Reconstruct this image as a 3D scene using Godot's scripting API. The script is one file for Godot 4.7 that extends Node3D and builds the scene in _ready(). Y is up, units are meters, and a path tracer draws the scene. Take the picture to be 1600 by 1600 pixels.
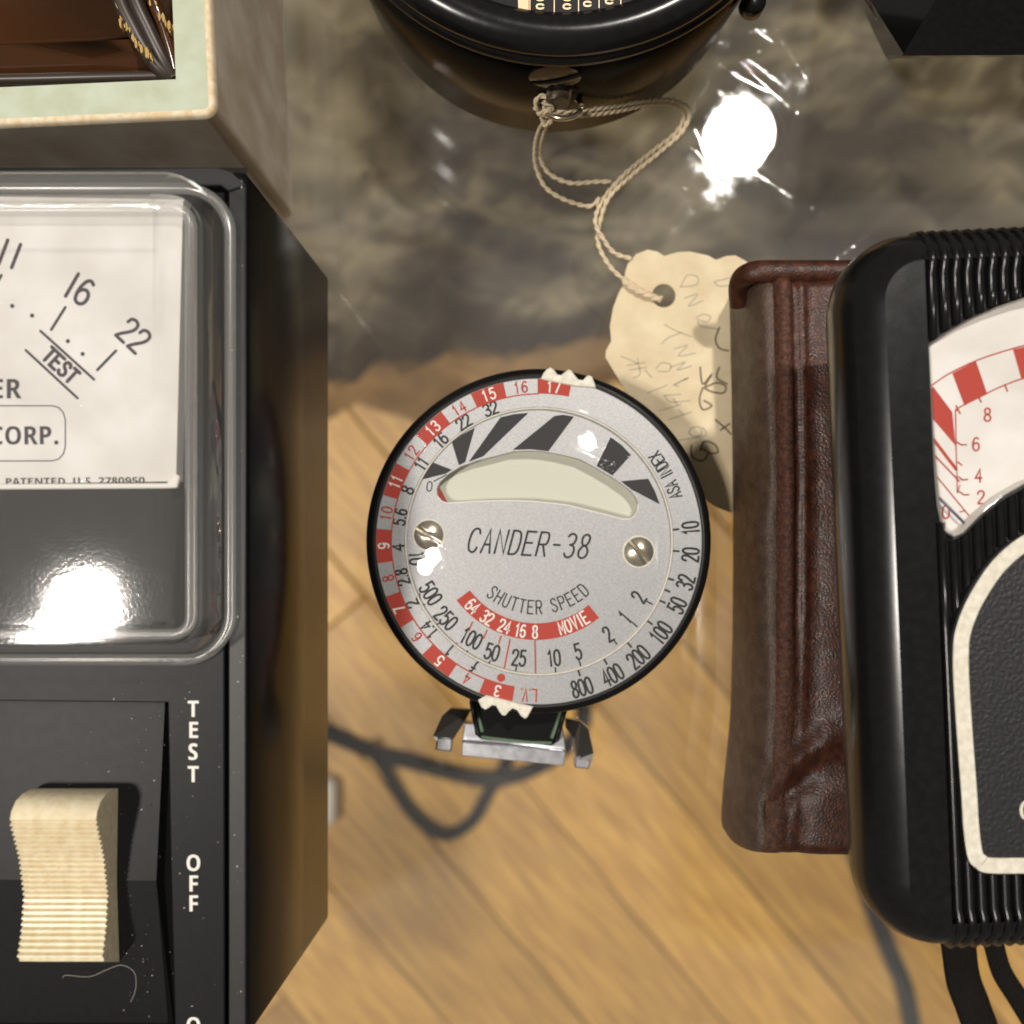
extends Node3D
# Light meters on a glass shelf, looked at from straight above. All shapes are written in millimetres
# (x to the side, y up from the top of the glass, z towards the bottom of the picture) and stored in metres.

const FOCAL := 1604.0      # photograph's focal length in its own pixels
const EYE := 135.0         # height of the lens above the glass, mm
const FLOOR_Y := -665.0    # height of the wooden floor, mm

var org := Vector3.ZERO    # base of the thing being built, mm
var M := {}
var used := {}

# ---------------------------------------------------------------- geometry
class Shape:
	var v := PackedVector3Array()
	var g := PackedInt32Array()
	var group := 0
	func tri(a: Vector3, b: Vector3, c: Vector3) -> void:
		v.append(a); v.append(b); v.append(c); g.append(group)
	func quad(a: Vector3, b: Vector3, c: Vector3, d: Vector3) -> void:
		tri(a, b, c); tri(a, c, d)

func P(px: float, py: float, h: float) -> Vector3:
	# the place, at height h, of a point measured on the photograph
	var k := (EYE - h) / FOCAL
	return Vector3((px - 800.0) * k, h, (py - 800.0) * k)

func P2(px: float, py: float, h: float) -> Vector2:
	var p := P(px, py, h)
	return Vector2(p.x, p.z)

func path2(flat: Array, h: float) -> PackedVector2Array:
	var out := PackedVector2Array()
	for i in range(0, flat.size(), 2):
		out.append(P2(flat[i], flat[i + 1], h))
	return out

func path3(flat: Array) -> PackedVector3Array:      # px, py, h triples
	var out := PackedVector3Array()
	for i in range(0, flat.size(), 3):
		out.append(P(flat[i], flat[i + 1], flat[i + 2]))
	return out

func smooth3(p: PackedVector3Array, n: int) -> PackedVector3Array:
	var out := PackedVector3Array()
	for i in p.size() - 1:
		var a := p[maxi(i - 1, 0)]
		var d := p[mini(i + 2, p.size() - 1)]
		for k in n:
			out.append(p[i].cubic_interpolate(p[i + 1], a, d, float(k) / n))
	out.append(p[p.size() - 1])
	return out

func smooth2(p: PackedVector2Array, n: int, closed := false) -> PackedVector2Array:
	var out := PackedVector2Array()
	var m := p.size()
	for i in (m if closed else m - 1):
		var a := p[(i - 1 + m) % m] if closed else p[maxi(i - 1, 0)]
		var b := p[(i + 1) % m]
		var d := p[(i + 2) % m] if closed else p[mini(i + 2, m - 1)]
		for k in n:
			out.append(p[i].cubic_interpolate(b, a, d, float(k) / n))
	if not closed:
		out.append(p[m - 1])
	return out

func flat_poly(s: Shape, poly: PackedVector2Array, h: float) -> void:
	var idx := Geometry2D.triangulate_polygon(poly)
	for i in range(0, idx.size(), 3):
		var a := poly[idx[i]]
		var b := poly[idx[i + 1]]
		var c := poly[idx[i + 2]]
		if (b - a).cross(c - a) < 0.0:
			var t := b; b = c; c = t
		s.tri(Vector3(a.x, h, a.y), Vector3(b.x, h, b.y), Vector3(c.x, h, c.y))

func flat_hole(s: Shape, outline: PackedVector2Array, hole: PackedVector2Array, h: float) -> void:
	# a flat face with a hole: cut in two through the middle of the hole
	var mid := 0.0
	for p in hole:
		mid += p.x / hole.size()
	for side in 2:
		var lo := -1000.0 if side == 0 else mid
		var hi := mid if side == 0 else 1000.0
		var half := PackedVector2Array([Vector2(lo, -1000), Vector2(hi, -1000), Vector2(hi, 1000), Vector2(lo, 1000)])
		for a in Geometry2D.intersect_polygons(outline, half):
			for b in Geometry2D.clip_polygons(a, hole):
				if not Geometry2D.is_polygon_clockwise(b) == Geometry2D.is_polygon_clockwise(a):
					continue
				flat_poly(s, b, h)

func ring_at(poly: PackedVector2Array, h: float) -> PackedVector3Array:
	var out := PackedVector3Array()
	for p in poly:
		out.append(Vector3(p.x, h, p.y))
	return out

func loft(s: Shape, rings: Array, closed := true) -> void:
	for r in rings.size() - 1:
		var a: PackedVector3Array = rings[r]
		var b: PackedVector3Array = rings[r + 1]
		var n := a.size()
		for i in (n if closed else n - 1):
			var j := (i + 1) % n
			s.quad(a[i], b[i], b[j], a[j])

func prism(s: Shape, poly: PackedVector2Array, h0: float, h1: float, bevel := 0.0) -> void:
	var area := 0.0
	for i in poly.size():
		area += poly[i].cross(poly[(i + 1) % poly.size()])
	if area < 0.0:
		poly.reverse()
	if bevel > 0.0:
		var small := inset(poly, bevel)
		s.group = 1
		loft(s, [ring_at(poly, h0), ring_at(poly, h1 - bevel)])
		s.group = 2
		loft(s, [ring_at(poly, h1 - bevel), ring_at(small, h1)])
		s.group = 3
		flat_poly(s, small, h1)
	else:
		s.group = -1
		loft(s, [ring_at(poly, h0), ring_at(poly, h1)])
		flat_poly(s, poly, h1)
	s.group = 4
	flat_poly(s, poly, h0)

func inset(poly: PackedVector2Array, d: float) -> PackedVector2Array:
	# each corner moved inwards along its mitre; outline runs with positive area
	var out := PackedVector2Array()
	var n := poly.size()
	for i in n:
		var a := (poly[i] - poly[(i - 1 + n) % n]).normalized()
		var b := (poly[(i + 1) % n] - poly[i]).normalized()
		var na := Vector2(-a.y, a.x)
		var nb := Vector2(-b.y, b.x)
		var m := (na + nb).normalized()
		out.append(poly[i] + m * d / maxf(m.dot(na), 0.4))
	return out

func rounded(x0: float, z0: float, x1: float, z1: float, r: float, n := 8) -> PackedVector2Array:
	var out := PackedVector2Array()
	var c := [Vector2(x0 + r, z0 + r), Vector2(x1 - r, z0 + r), Vector2(x1 - r, z1 - r), Vector2(x0 + r, z1 - r)]
	for q in 4:
		for k in n + 1:
			var t := PI + q * PI / 2 + k * PI / 2 / n
			out.append(c[q] + Vector2(cos(t), sin(t)) * r)
	return out

func lathe(s: Shape, prof: Array, c: Vector3, seg := 72) -> void:
	var rings := []
	for p in prof:
		var ring := PackedVector3Array()
		for k in seg:
			var t := TAU * k / seg
			ring.append(c + Vector3(cos(t) * p[0], p[1], sin(t) * p[0]))
		rings.append(ring)
	loft(s, rings)

func tube(s: Shape, p: PackedVector3Array, r: float, sides := 8, flat := 1.0, cap := true) -> void:
	var rings := []
	for i in p.size():
		var t := (p[mini(i + 1, p.size() - 1)] - p[maxi(i - 1, 0)]).normalized()
		var a := t.cross(Vector3.UP)
		a = Vector3.RIGHT if a.length() < 0.05 else a.normalized()
		var b := a.cross(t)
		var ring := PackedVector3Array()
		for k in sides:
			var w := TAU * k / sides
			ring.append(p[i] + a * cos(w) * r + b * sin(w) * r * flat)
		rings.append(ring)
	loft(s, rings)
	if cap:
		for e in [0, p.size() - 1]:
			for k in sides:
				s.tri(p[e], rings[e][k], rings[e][(k + 1) % sides])

func ribbon(s: Shape, p: PackedVector2Array, w: float, h: float, closed := false) -> void:
	# a flat printed line with round ends
	var n := p.size()
	var l := PackedVector3Array()
	var r := PackedVector3Array()
	for i in n:
		var before := p[(i - 1 + n) % n] if closed else p[maxi(i - 1, 0)]
		var after := p[(i + 1) % n] if closed else p[mini(i + 1, n - 1)]
		var a := (p[i] - before).normalized()
		var b := (after - p[i]).normalized()
		if a == Vector2.ZERO: a = b
		if b == Vector2.ZERO: b = a
		var m := Vector2(-a.y, a.x) + Vector2(-b.y, b.x)
		m = Vector2(-a.y, a.x) if m.length() < 0.1 else m.normalized()
		var k := w * 0.5 / maxf(m.dot(Vector2(-a.y, a.x)), 0.45)
		l.append(Vector3(p[i].x + m.x * k, h, p[i].y + m.y * k))
		r.append(Vector3(p[i].x - m.x * k, h, p[i].y - m.y * k))
	for i in (n if closed else n - 1):
		var j := (i + 1) % n
		s.quad(l[i], l[j], r[j], r[i])
	if not closed:
		for e in 2:
			var at := p[0] if e == 0 else p[n - 1]
			var d := (p[0] - p[1]).normalized() if e == 0 else (p[n - 1] - p[n - 2]).normalized()
			var nn := Vector2(-d.y, d.x)
			var prev := at + nn * w * 0.5
			for k in range(1, 6):
				var t := PI * k / 5.0
				var q := at + (nn * cos(t) + d * sin(t)) * w * 0.5
				s.tri(Vector3(at.x, h, at.y), Vector3(prev.x, h, prev.y), Vector3(q.x, h, q.y))
				prev = q

# ---------------------------------------------------------------- lettering drawn with a pen
const PEN := {
	"0": "~3,10 5,9.2 6,7 6,3 5,.8 3,0 1,.8 0,3 0,7 1,9.2 3,10", "1": "1.2,8 3,10 3,0",
	"2": "~0,7.5 .6,9.3 3,10 5.4,9.2 5.8,7.2 4.5,5 1.5,2 0,0;0,0 6,0",
	"3": "~.2,8.8 1.5,9.8 3.2,10 5,9.3 5.6,7.6 4.6,5.9 2.5,5.3;~2.5,5.3 4.9,4.8 6,2.8 5.2,.8 3,0 1.2,.3 0,1.5",
	"4": "4.5,0 4.5,10 0,3 6,3", "5": "5.5,10 1,10 .5,5.5;~.5,5.5 2,6.3 4,6.2 5.7,4.8 5.9,2.5 4.8,.6 2.8,0 1,.4 0,1.6",
	"6": "~5.2,9.2 3.5,10 1.6,9.2 .3,6.5 0,3.3;~0,3.3 .8,.9 3,0 5.2,.9 6,3.1 5.2,5.2 3.2,6 1,5 0,3.3", "7": "0,10 6,10 2.2,0",
	"8": "~3,5.3 4.5,5.8 5.5,7.6 5,9.3 3,10 1,9.3 .5,7.6 1.5,5.8 3,5.3;~3,5.3 1.3,4.6 0,2.7 .8,.7 3,0 5.2,.7 6,2.7 4.7,4.6 3,5.3",
	"9": "~.8,.8 2.5,0 4.4,.8 5.7,3.5 6,6.7;~6,6.7 5.2,9.1 3,10 .8,9.1 0,6.9 .8,4.8 2.8,4 5,5 6,6.7",
	"A": "0,0 3,10 6,0;1.1,3.5 4.9,3.5", "C": "~6,8 5,9.6 3,10 1,9 0,6.5 0,3.5 1,1 3,0 5,.4 6,2",
	"D": "0,0 0,10 2.5,10;~2.5,10 4.8,9.4 6,7 6,3 4.8,.6 2.5,0;2.5,0 0,0", "E": "6,10 0,10 0,0 6,0;0,5.2 4.8,5.2",
	"F": "6,10 0,10 0,0;0,5.2 4.8,5.2", "H": "0,0 0,10;6,0 6,10;0,5 6,5", "I": "3,0 3,10", "L": "0,10 0,0 5.5,0",
	"M": "0,0 0,10 3,3 6,10 6,0", "N": "0,0 0,10 6,0 6,10", "O": "~3,10 5,9.2 6,7 6,3 5,.8 3,0 1,.8 0,3 0,7 1,9.2 3,10",
	"P": "0,0 0,10 3,10;~3,10 5.2,9.6 6,7.5 5.2,5.2 3,4.8;3,4.8 0,4.8", "R": "0,0 0,10 3,10;~3,10 5.2,9.6 6,7.5 5.2,5.2 3,4.8;3,4.8 0,4.8;3,4.8 6,0",
	"S": "~5.8,8.3 4.6,9.7 2.8,10 .9,9.2 .5,7.3 2,5.8 4.2,4.8 5.8,3.2 5.4,1 3.2,0 1.2,.4 0,1.9", "T": "0,10 6,10;3,10 3,0",
	"U": "0,10 0,3;~0,3 .6,1 3,0 5.4,1 6,3;6,3 6,10", "V": "0,10 3,0 6,10", "X": "0,0 6,10;0,10 6,0",
	"-": "1,5 5,5", ".": "3,.2 3,.6", "f": "~5,9.5 4,10 3,9 2.6,7 2.2,2 1,0;.8,6.2 4.8,6.2", "#": "1.5,0 3,10;4,0 5.5,10;0,3.3 6,3.3;.5,6.8 6.5,6.8",
	"K": "0,0 0,10;5.5,10 0,4.5;2,6.3 6,0", "Y": "0,10 3,5 6,10;3,5 3,0", "J": "5,10 5,2.5;~5,2.5 4,.4 2.2,0 .6,.8 0,2.5",
}
const NARROW := {"1": 4.0, "I": 3.0, ".": 3.0, " ": 4.5}

func pen_strokes(ch: String) -> Array:
	var out := []
	if not PEN.has(ch):
		return out
	for part in PEN[ch].split(";"):
		var curved: bool = part.begins_with("~")
		var pts := PackedVector2Array()
		for pair in part.trim_prefix("~").split(" "):
			var xy: PackedStringArray = pair.split(",")
			pts.append(Vector2(float(xy[0]), float(xy[1])))
		out.append(smooth2(pts, 4) if curved else pts)
	return out

# words centred on a photograph point; tall = letter height, turn = degrees clockwise, wide = letter width factor
func write(s: Shape, words: String, px: float, py: float, tall: float, turn: float, pen: float, h: float, wide := 1.0, slant := 0.0, gap := 2.6) -> void:
	var total := -gap
	for ch in words:
		total += NARROW.get(ch, 6.0) + gap
	var x := -total * 0.5
	var rot := deg_to_rad(turn)
	var lift := 0.0
	for ch in words:
		var shift: float = (NARROW.get(ch, 6.0) - 6.0) * 0.5
		for stroke in pen_strokes(ch):
			var line := PackedVector2Array()
			for q in stroke:
				var u: float = (x + (q.x + shift) * 1.0) * wide + (q.y - 5.0) * slant
				var d := Vector2(u, 5.0 - q.y) * tall * 0.1
				d = d.rotated(rot)
				line.append(P2(px + d.x, py + d.y, h))
			ribbon(s, line, pen * (EYE - h) / FOCAL, h + lift)
			lift = 0.004 if lift == 0.0 else 0.0
		x += NARROW.get(ch, 6.0) + gap

# words bent round a centre: middle at bearing phi (degrees clockwise from up); inward = letters' tops face the centre
func write_arc(s: Shape, words: String, cx: float, cy: float, r: float, phi: float, tall: float, pen: float, h: float, inward: bool, wide := 1.0, gap := 2.6) -> void:
	var total := -gap
	for ch in words:
		total += NARROW.get(ch, 6.0) + gap
	var x := -total * 0.5
	for ch in words:
		var w: float = NARROW.get(ch, 6.0)
		var off := rad_to_deg((x + w * 0.5) * wide * tall * 0.1 / r)
		var f: float = phi - off if inward else phi + off
		var t := deg_to_rad(f)
		write(s, ch, cx + sin(t) * r, cy - cos(t) * r, tall, f + (180.0 if inward else 0.0), pen, h, wide)
		x += w + gap

func arc_band(s: Shape, cx: float, cy: float, r0: float, r1: float, a0: float, a1: float, h: float, n := 10) -> void:
	for k in n:
		var q := []
		for e in [[k, r0], [k, r1], [k + 1, r1], [k + 1, r0]]:
			var t := deg_to_rad(lerpf(a0, a1, float(e[0]) / n))
			q.append(P(cx + sin(t) * e[1], cy - cos(t) * e[1], h))
		s.quad(q[0], q[1], q[2], q[3])

func dash(s: Shape, x0: float, y0: float, x1: float, y1: float, pen: float, h: float) -> void:
	ribbon(s, PackedVector2Array([P2(x0, y0, h), P2(x1, y1, h)]), pen * (EYE - h) / FOCAL, h)

func radial(s: Shape, cx: float, cy: float, phi: float, r0: float, r1: float, pen: float, h: float) -> void:
	var t := deg_to_rad(phi)
	dash(s, cx + sin(t) * r0, cy - cos(t) * r0, cx + sin(t) * r1, cy - cos(t) * r1, pen, h)

func dot(s: Shape, px: float, py: float, r: float, h: float) -> void:
	var c := P(px, py, h)
	var k := r * (EYE - h) / FOCAL
	for i in 14:
		s.tri(c, c + Vector3(cos(TAU * i / 14), 0, sin(TAU * i / 14)) * k, c + Vector3(cos(TAU * (i + 1) / 14), 0, sin(TAU * (i + 1) / 14)) * k)

# ---------------------------------------------------------------- nodes
func numbered(called: String) -> String:
	used[called] = used.get(called, 0) + 1
	return called if used[called] == 1 else "%s_%03d" % [called, used[called] - 1]

func thing(called: String, label: String, category: String, base: Vector3, group := "", kind := "") -> Node3D:
	var o := Node3D.new()
	o.name = numbered(called)
	add_child(o, true)
	o.position = base * 0.001
	org = base
	o.set_meta("label", label)
	o.set_meta("category", category)
	if group: o.set_meta("group", group)
	if kind: o.set_meta("kind", kind)
	return o

func mesh_of(s: Shape) -> ArrayMesh:
	var st := SurfaceTool.new()
	st.begin(Mesh.PRIMITIVE_TRIANGLES)
	for i in s.g.size():
		st.set_smooth_group(s.g[i])
		for k in 3:
			st.add_vertex((s.v[i * 3 + k] - org) * 0.001)
	st.generate_normals()
	return st.commit()

func part(called: String, s: Shape, m: Material, parent: Node) -> MeshInstance3D:
	var o := MeshInstance3D.new()
	o.name = called
	o.mesh = mesh_of(s)
	o.material_override = m
	parent.add_child(o, true)
	return o

# printed lettering in the built-in sans face, lying on a surface
func type_part(called: String, words: String, px: float, py: float, tall: float, h: float, m: Material, parent: Node, turn := 0.0, wide := 1.0, bold := true) -> void:
	var f := SystemFont.new()
	f.font_names = PackedStringArray(["Droid Sans"])
	f.font_weight = 700 if bold else 400
	var t := TextMesh.new()
	t.font = f
	t.font_size = 64
	t.text = words
	t.depth = 0.02
	t.pixel_size = 0.01
	var o := MeshInstance3D.new()
	o.name = called
	o.mesh = t
	o.material_override = m
	parent.add_child(o, true)
	# capitals of this face are 0.714 em tall
	var k := tall * (EYE - h) / FOCAL * 0.001 / (0.64 * 0.714)
	var p := (P(px, py, h) - org) * 0.001
	o.transform = Transform3D(Basis(Vector3.UP, deg_to_rad(-turn)) * Basis(Vector3.RIGHT, -PI / 2) * Basis.from_scale(Vector3(k * wide, k, k * 0.2)), p)

# ---------------------------------------------------------------- materials
func lin(r: float, g: float, b: float) -> Color:
	return Color(r, g, b).linear_to_srgb()

func noise_tex(freq: float, seed_: int, lo: Color, hi: Color, size := 512, octaves := 4, ridged := false, stretch := 1.0, curve := 1.0) -> ImageTexture:
	var n := FastNoiseLite.new()
	n.seed = seed_
	n.frequency = freq
	n.noise_type = FastNoiseLite.TYPE_SIMPLEX_SMOOTH
	n.fractal_type = FastNoiseLite.FRACTAL_RIDGED if ridged else FastNoiseLite.FRACTAL_FBM
	n.fractal_octaves = octaves
	var src := n.get_seamless_image(size, int(size * stretch))
	if stretch != 1.0:
		src.resize(size, size, Image.INTERPOLATE_BILINEAR)
	var im := Image.create(size, size, false, Image.FORMAT_RGB8)
	for y in size:
		for x in size:
			im.set_pixel(x, y, lo.lerp(hi, pow(src.get_pixel(x, y).r, curve)))
	return ImageTexture.create_from_image(im)

func mat(called: String, c: Color, rough: float, metal := 0.0) -> StandardMaterial3D:
	var m := StandardMaterial3D.new()
	m.resource_name = called
	m.albedo_color = c
	m.roughness = rough
	m.metallic = metal
	M[called] = m
	return m

func tri_map(m: StandardMaterial3D, scale: Vector3, world := true) -> void:
	m.uv1_triplanar = true
	m.uv1_world_triplanar = world
	m.uv1_scale = scale

func clear(called: String, rough := 0.0) -> StandardMaterial3D:
	var m := mat(called, Color(1, 1, 1, 0.03), rough)
	m.transparency = BaseMaterial3D.TRANSPARENCY_ALPHA
	return m

func scratch_image(size: int, count: int, seed_: int, longest: float) -> Image:
	var rng := RandomNumberGenerator.new()
	rng.seed = seed_
	var im := Image.create(size, size, false, Image.FORMAT_L8)
	im.fill(Color(0.5, 0.5, 0.5))
	for i in count:
		var p := Vector2(rng.randf() * size, rng.randf() * size)
		var a := rng.randf() * TAU
		if rng.randf() < 0.5:
			a = rng.randfn(0.7, 0.25)
		var bend := rng.randfn(0.0, 0.0015)
		var n := int(pow(rng.randf(), 2.5) * longest) + 12
		var deep := rng.randf_range(0.08, 0.5) * (1.6 if rng.randf() < 0.06 else 0.7)
		var wide := 2 if rng.randf() < 0.06 else 1
		for k in n:
			p += Vector2(cos(a), sin(a))
			a += bend
			var fade := sin(PI * k / n) * (0.6 + 0.4 * sin(k * 0.9 + i))
			for w in wide:
				var x := posmod(int(p.x) + w, size)
				var y := posmod(int(p.y), size)
				im.set_pixel(x, y, Color.WHITE * (0.5 - deep * fade * 0.5))
	return im

func materials() -> void:
	var speck := noise_tex(0.09, 3, Color(0, 0, 0), Color(1, 1, 1), 512, 5)
	M.speck = speck
	# glass with wiping scratches and finger grease
	var glass := clear("shelf glass", 0.22)
	var sc := scratch_image(2048, 420, 11, 900.0)
	sc.bump_map_to_normal_map(1.5)
	glass.normal_enabled = true
	glass.normal_texture = ImageTexture.create_from_image(sc)
	glass.normal_scale = 0.42
	glass.roughness_texture = noise_tex(0.008, 5, Color(0.02, 0.02, 0.02), Color(1, 1, 1), 1024, 6, false, 1.0, 6.0)
	tri_map(glass, Vector3.ONE * 9.0)
	var under := clear("glass underside", 0.0)
	under.roughness = 0.0
	var acr := clear("clear acrylic", 0.06)
	var sc2 := scratch_image(1024, 1500, 23, 120.0)
	sc2.bump_map_to_normal_map(1.8)
	acr.normal_enabled = true
	acr.normal_texture = ImageTexture.create_from_image(sc2)
	acr.normal_scale = 0.22
	acr.roughness_texture = noise_tex(0.02, 8, Color(0.05, 0.05, 0.05), Color(0.9, 0.9, 0.9), 512, 5, false, 1.0, 5.0)
	tri_map(acr, Vector3.ONE * 18.0)
	clear("clean acrylic")
	clear("milky acrylic edge", 0.2).albedo_color = Color(0.93, 0.92, 0.90, 0.10)  # milky tint stands in for light refracted in the thick edge
	# metals
	var silver := mat("brushed aluminium", lin(0.42, 0.42, 0.425), 0.46, 0.7)
	silver.albedo_texture = noise_tex(0.22, 31, Color(0.80, 0.80, 0.80), Color(1, 1, 1), 512, 3, false, 5.0)
	silver.normal_enabled = true
	var nm := noise_tex(0.25, 32, Color(0, 0, 0), Color(1, 1, 1), 512, 2, false, 3.0).get_image()
	nm.bump_map_to_normal_map(1.2)
	silver.normal_texture = ImageTexture.create_from_image(nm)
	silver.normal_scale = 0.1
	tri_map(silver, Vector3.ONE * 24.0)
	var screw := mat("nickel", lin(0.62, 0.55, 0.42), 0.28, 0.9)
	screw.roughness_texture = noise_tex(0.05, 4, Color(0.6, 0.6, 0.6), Color(1, 1, 1), 256)
	tri_map(screw, Vector3.ONE * 120.0)
	var chrome := mat("worn chrome", lin(0.74, 0.74, 0.77), 0.34, 1.0)
	chrome.roughness_texture = noise_tex(0.02, 12, Color(0.8, 0.8, 0.8), Color(1, 1, 1), 512, 5)
	chrome.albedo_texture = noise_tex(0.12, 13, Color(0.9, 0.9, 0.92), Color(1, 1, 1), 512, 5, false, 8.0)
	tri_map(chrome, Vector3.ONE * 55.0)
	mat("bright chrome", lin(0.75, 0.73, 0.70), 0.26, 1.0)
	# black plastics
	var names := [["glossy black case", 0.008, 0.27, 26.0], ["black bakelite", 0.010, 0.24, 30.0], ["satin black panel", 0.012, 0.40, 45.0], ["black enamel", 0.008, 0.32, 50.0], ["grey black frame", 0.022, 0.42, 42.0], ["polished black", 0.006, 0.06, 33.0], ["dull black paint", 0.008, 0.24, 48.0]]
	for a in names:
		var m := mat(a[0], lin(a[1], a[1], a[1] * 1.03), a[2])
		m.roughness_texture = noise_tex(0.03, 40 + int(a[3]), Color(0.84, 0.84, 0.84) if a[2] < 0.3 else Color(0.95, 0.95, 0.95), Color(1, 1, 1), 512, 6)
		m.metallic_specular = 0.24 if a[0] in ["satin black panel", "black enamel"] else 0.14 if a[0] == "dull black paint" else 0.27 if a[0] == "glossy black case" else 0.4
		m.albedo_texture = noise_tex(0.05, 41 + int(a[3]), Color(0.75, 0.75, 0.75) if a[2] < 0.3 else Color(0.88, 0.88, 0.88), Color(1, 1, 1), 512, 6)
		m.normal_enabled = true
		var fine := noise_tex(0.3, 60 + int(a[3]), Color(0, 0, 0), Color(1, 1, 1), 256, 3).get_image()
		fine.bump_map_to_normal_map(0.6)
		m.normal_texture = ImageTexture.create_from_image(fine)
		m.normal_scale = 0.03
		tri_map(m, Vector3.ONE * a[3])
	var pebble := mat("black leatherette", lin(0.014, 0.014, 0.015), 0.45)
	pebble.heightmap_enabled = true
	pebble.heightmap_texture = noise_tex(0.06, 71, Color(0, 0, 0), Color(1, 1, 1), 512, 3)
	pebble.heightmap_scale = 0.005
	tri_map(pebble, Vector3.ONE * 60.0)
	# prints and papers
	mat("black ink", lin(0.018, 0.017, 0.019), 0.5)
	mat("violet black ink", lin(0.035, 0.025, 0.032), 0.6)
	mat("red ink", lin(0.40, 0.036, 0.020), 0.5)
	mat("white ink", lin(0.74, 0.71, 0.66), 0.55)
	mat("lit writing", lin(0.40, 0.345, 0.27), 0.7)  # glare washing out the writing, put into a paler colour
	mat("shaded writing", lin(0.17, 0.135, 0.09), 0.6)  # same writing where it lies in shade, put into a darker colour
	mat("blue black needle", lin(0.05, 0.05, 0.12), 0.4)
	for k in ["black ink", "violet black ink", "red ink", "white ink", "lit writing", "shaded writing"]:
		M[k].metallic_specular = 0.16
	mat("green patina", lin(0.10, 0.16, 0.095), 0.7)
	var dialw := mat("white dial card", lin(0.74, 0.72, 0.70), 0.6)
	dialw.albedo_texture = noise_tex(0.01, 81, Color(0.90, 0.89, 0.87), Color(1, 1, 1), 512, 6)
	tri_map(dialw, Vector3.ONE * 22.0)
	mat("cream plastic", lin(0.52, 0.515, 0.43), 0.5)
	var paint := mat("cream white paint", lin(0.76, 0.72, 0.63), 0.5)
	paint.albedo_texture = noise_tex(0.05, 82, Color(0.86, 0.85, 0.82), Color(1, 1, 1), 256, 4)
	tri_map(paint, Vector3.ONE * 80.0)
	var tag := mat("buff card", lin(0.72, 0.61, 0.42), 0.75)
	tag.albedo_texture = noise_tex(0.012, 83, Color(0.90, 0.88, 0.84), Color(1, 1, 1), 512, 6)
	tri_map(tag, Vector3.ONE * 25.0)
	var card := mat("grey white card", lin(0.76, 0.71, 0.63), 0.8)
	card.albedo_texture = noise_tex(0.015, 84, Color(0.82, 0.79, 0.74), Color(1, 1, 1), 512, 6)
	tri_map(card, Vector3(16, 9, 16))
	var worn := mat("worn card edge", lin(0.80, 0.74, 0.62), 0.85)
	worn.albedo_texture = noise_tex(0.04, 85, Color(0.86, 0.76, 0.60), Color(1, 1, 1), 512, 5)
	tri_map(worn, Vector3.ONE * 40.0)
	var mint := mat("mint green paper", lin(0.50, 0.55, 0.45), 0.7)
	mint.albedo_texture = noise_tex(0.02, 86, Color(0.90, 0.90, 0.84), Color(1, 1, 1), 512, 5)
	tri_map(mint, Vector3.ONE * 25.0)
	var ivory := mat("ivory plastic", lin(0.80, 0.73, 0.56), 0.38)
	ivory.albedo_texture = noise_tex(0.03, 87, Color(0.86, 0.80, 0.68), Color(1, 1, 1), 512, 6, false, 1.0, 0.6)
	tri_map(ivory, Vector3.ONE * 60.0)
	# leathers
	var leather := mat("red brown leather", lin(1, 1, 1), 0.56)
	leather.metallic_specular = 0.42
	leather.albedo_texture = noise_tex(0.02, 91, lin(0.020, 0.006, 0.003), lin(0.105, 0.034, 0.018), 1024, 6, false, 1.0, 1.2)
	leather.heightmap_enabled = true
	leather.heightmap_texture = noise_tex(0.16, 92, Color(0, 0, 0), Color(1, 1, 1), 512, 4)
	leather.heightmap_scale = 0.006
	leather.roughness_texture = noise_tex(0.04, 94, Color(0.6, 0.6, 0.6), Color(1, 1, 1), 512, 5)
	tri_map(leather, Vector3.ONE * 30.0)
	var edge := mat("scuffed leather edge", lin(1, 1, 1), 0.7)
	edge.albedo_texture = noise_tex(0.05, 95, lin(0.03, 0.010, 0.006), lin(0.20, 0.075, 0.036), 512, 5, false, 1.0, 1.6)
	edge.heightmap_enabled = true
	edge.heightmap_texture = leather.heightmap_texture
	edge.heightmap_scale = 0.015
	tri_map(edge, Vector3.ONE * 50.0)
	var side := mat("dull leather side", lin(1, 1, 1), 0.55)
	side.albedo_texture = noise_tex(0.03, 96, lin(0.038, 0.020, 0.013), lin(0.115, 0.072, 0.048), 512, 6)
	side.heightmap_enabled = true
	side.heightmap_texture = leather.heightmap_texture
	side.heightmap_scale = 0.012
	tri_map(side, Vector3(60, 25, 25))
	var brown := mat("glazed brown leather", lin(0.060, 0.022, 0.008), 0.2)
	brown.roughness_texture = noise_tex(0.05, 97, Color(0.6, 0.6, 0.6), Color(1, 1, 1), 256, 4)
	tri_map(brown, Vector3.ONE * 30.0)
	mat("dark seam leather", lin(0.035, 0.024, 0.018), 0.4)
	mat("flaked glue", lin(0.42, 0.28, 0.09), 0.8)
	# string, straps, cloth
	mat("cotton string", lin(0.66, 0.54, 0.37), 0.9)
	var strap := mat("black webbing", lin(0.011, 0.010, 0.009), 0.8)
	strap.metallic_specular = 0.15
	strap.heightmap_enabled = true
	strap.heightmap_texture = noise_tex(0.2, 98, Color(0, 0, 0), Color(1, 1, 1), 256, 2, false, 0.2)
	strap.heightmap_scale = 0.03
	tri_map(strap, Vector3.ONE * 60.0)
	mat("black cable rubber", lin(0.010, 0.010, 0.010), 0.6).metallic_specular = 0.2
	var cloth := mat("olive reflection cloth", lin(1, 1, 1), 0.9)  # added cloth whose colour imitates blurred reflections on the glass
	var haze_mottle := noise_tex(0.007, 99, Color(0, 0, 0), Color(1, 1, 1), 512, 3).get_image()
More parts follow.
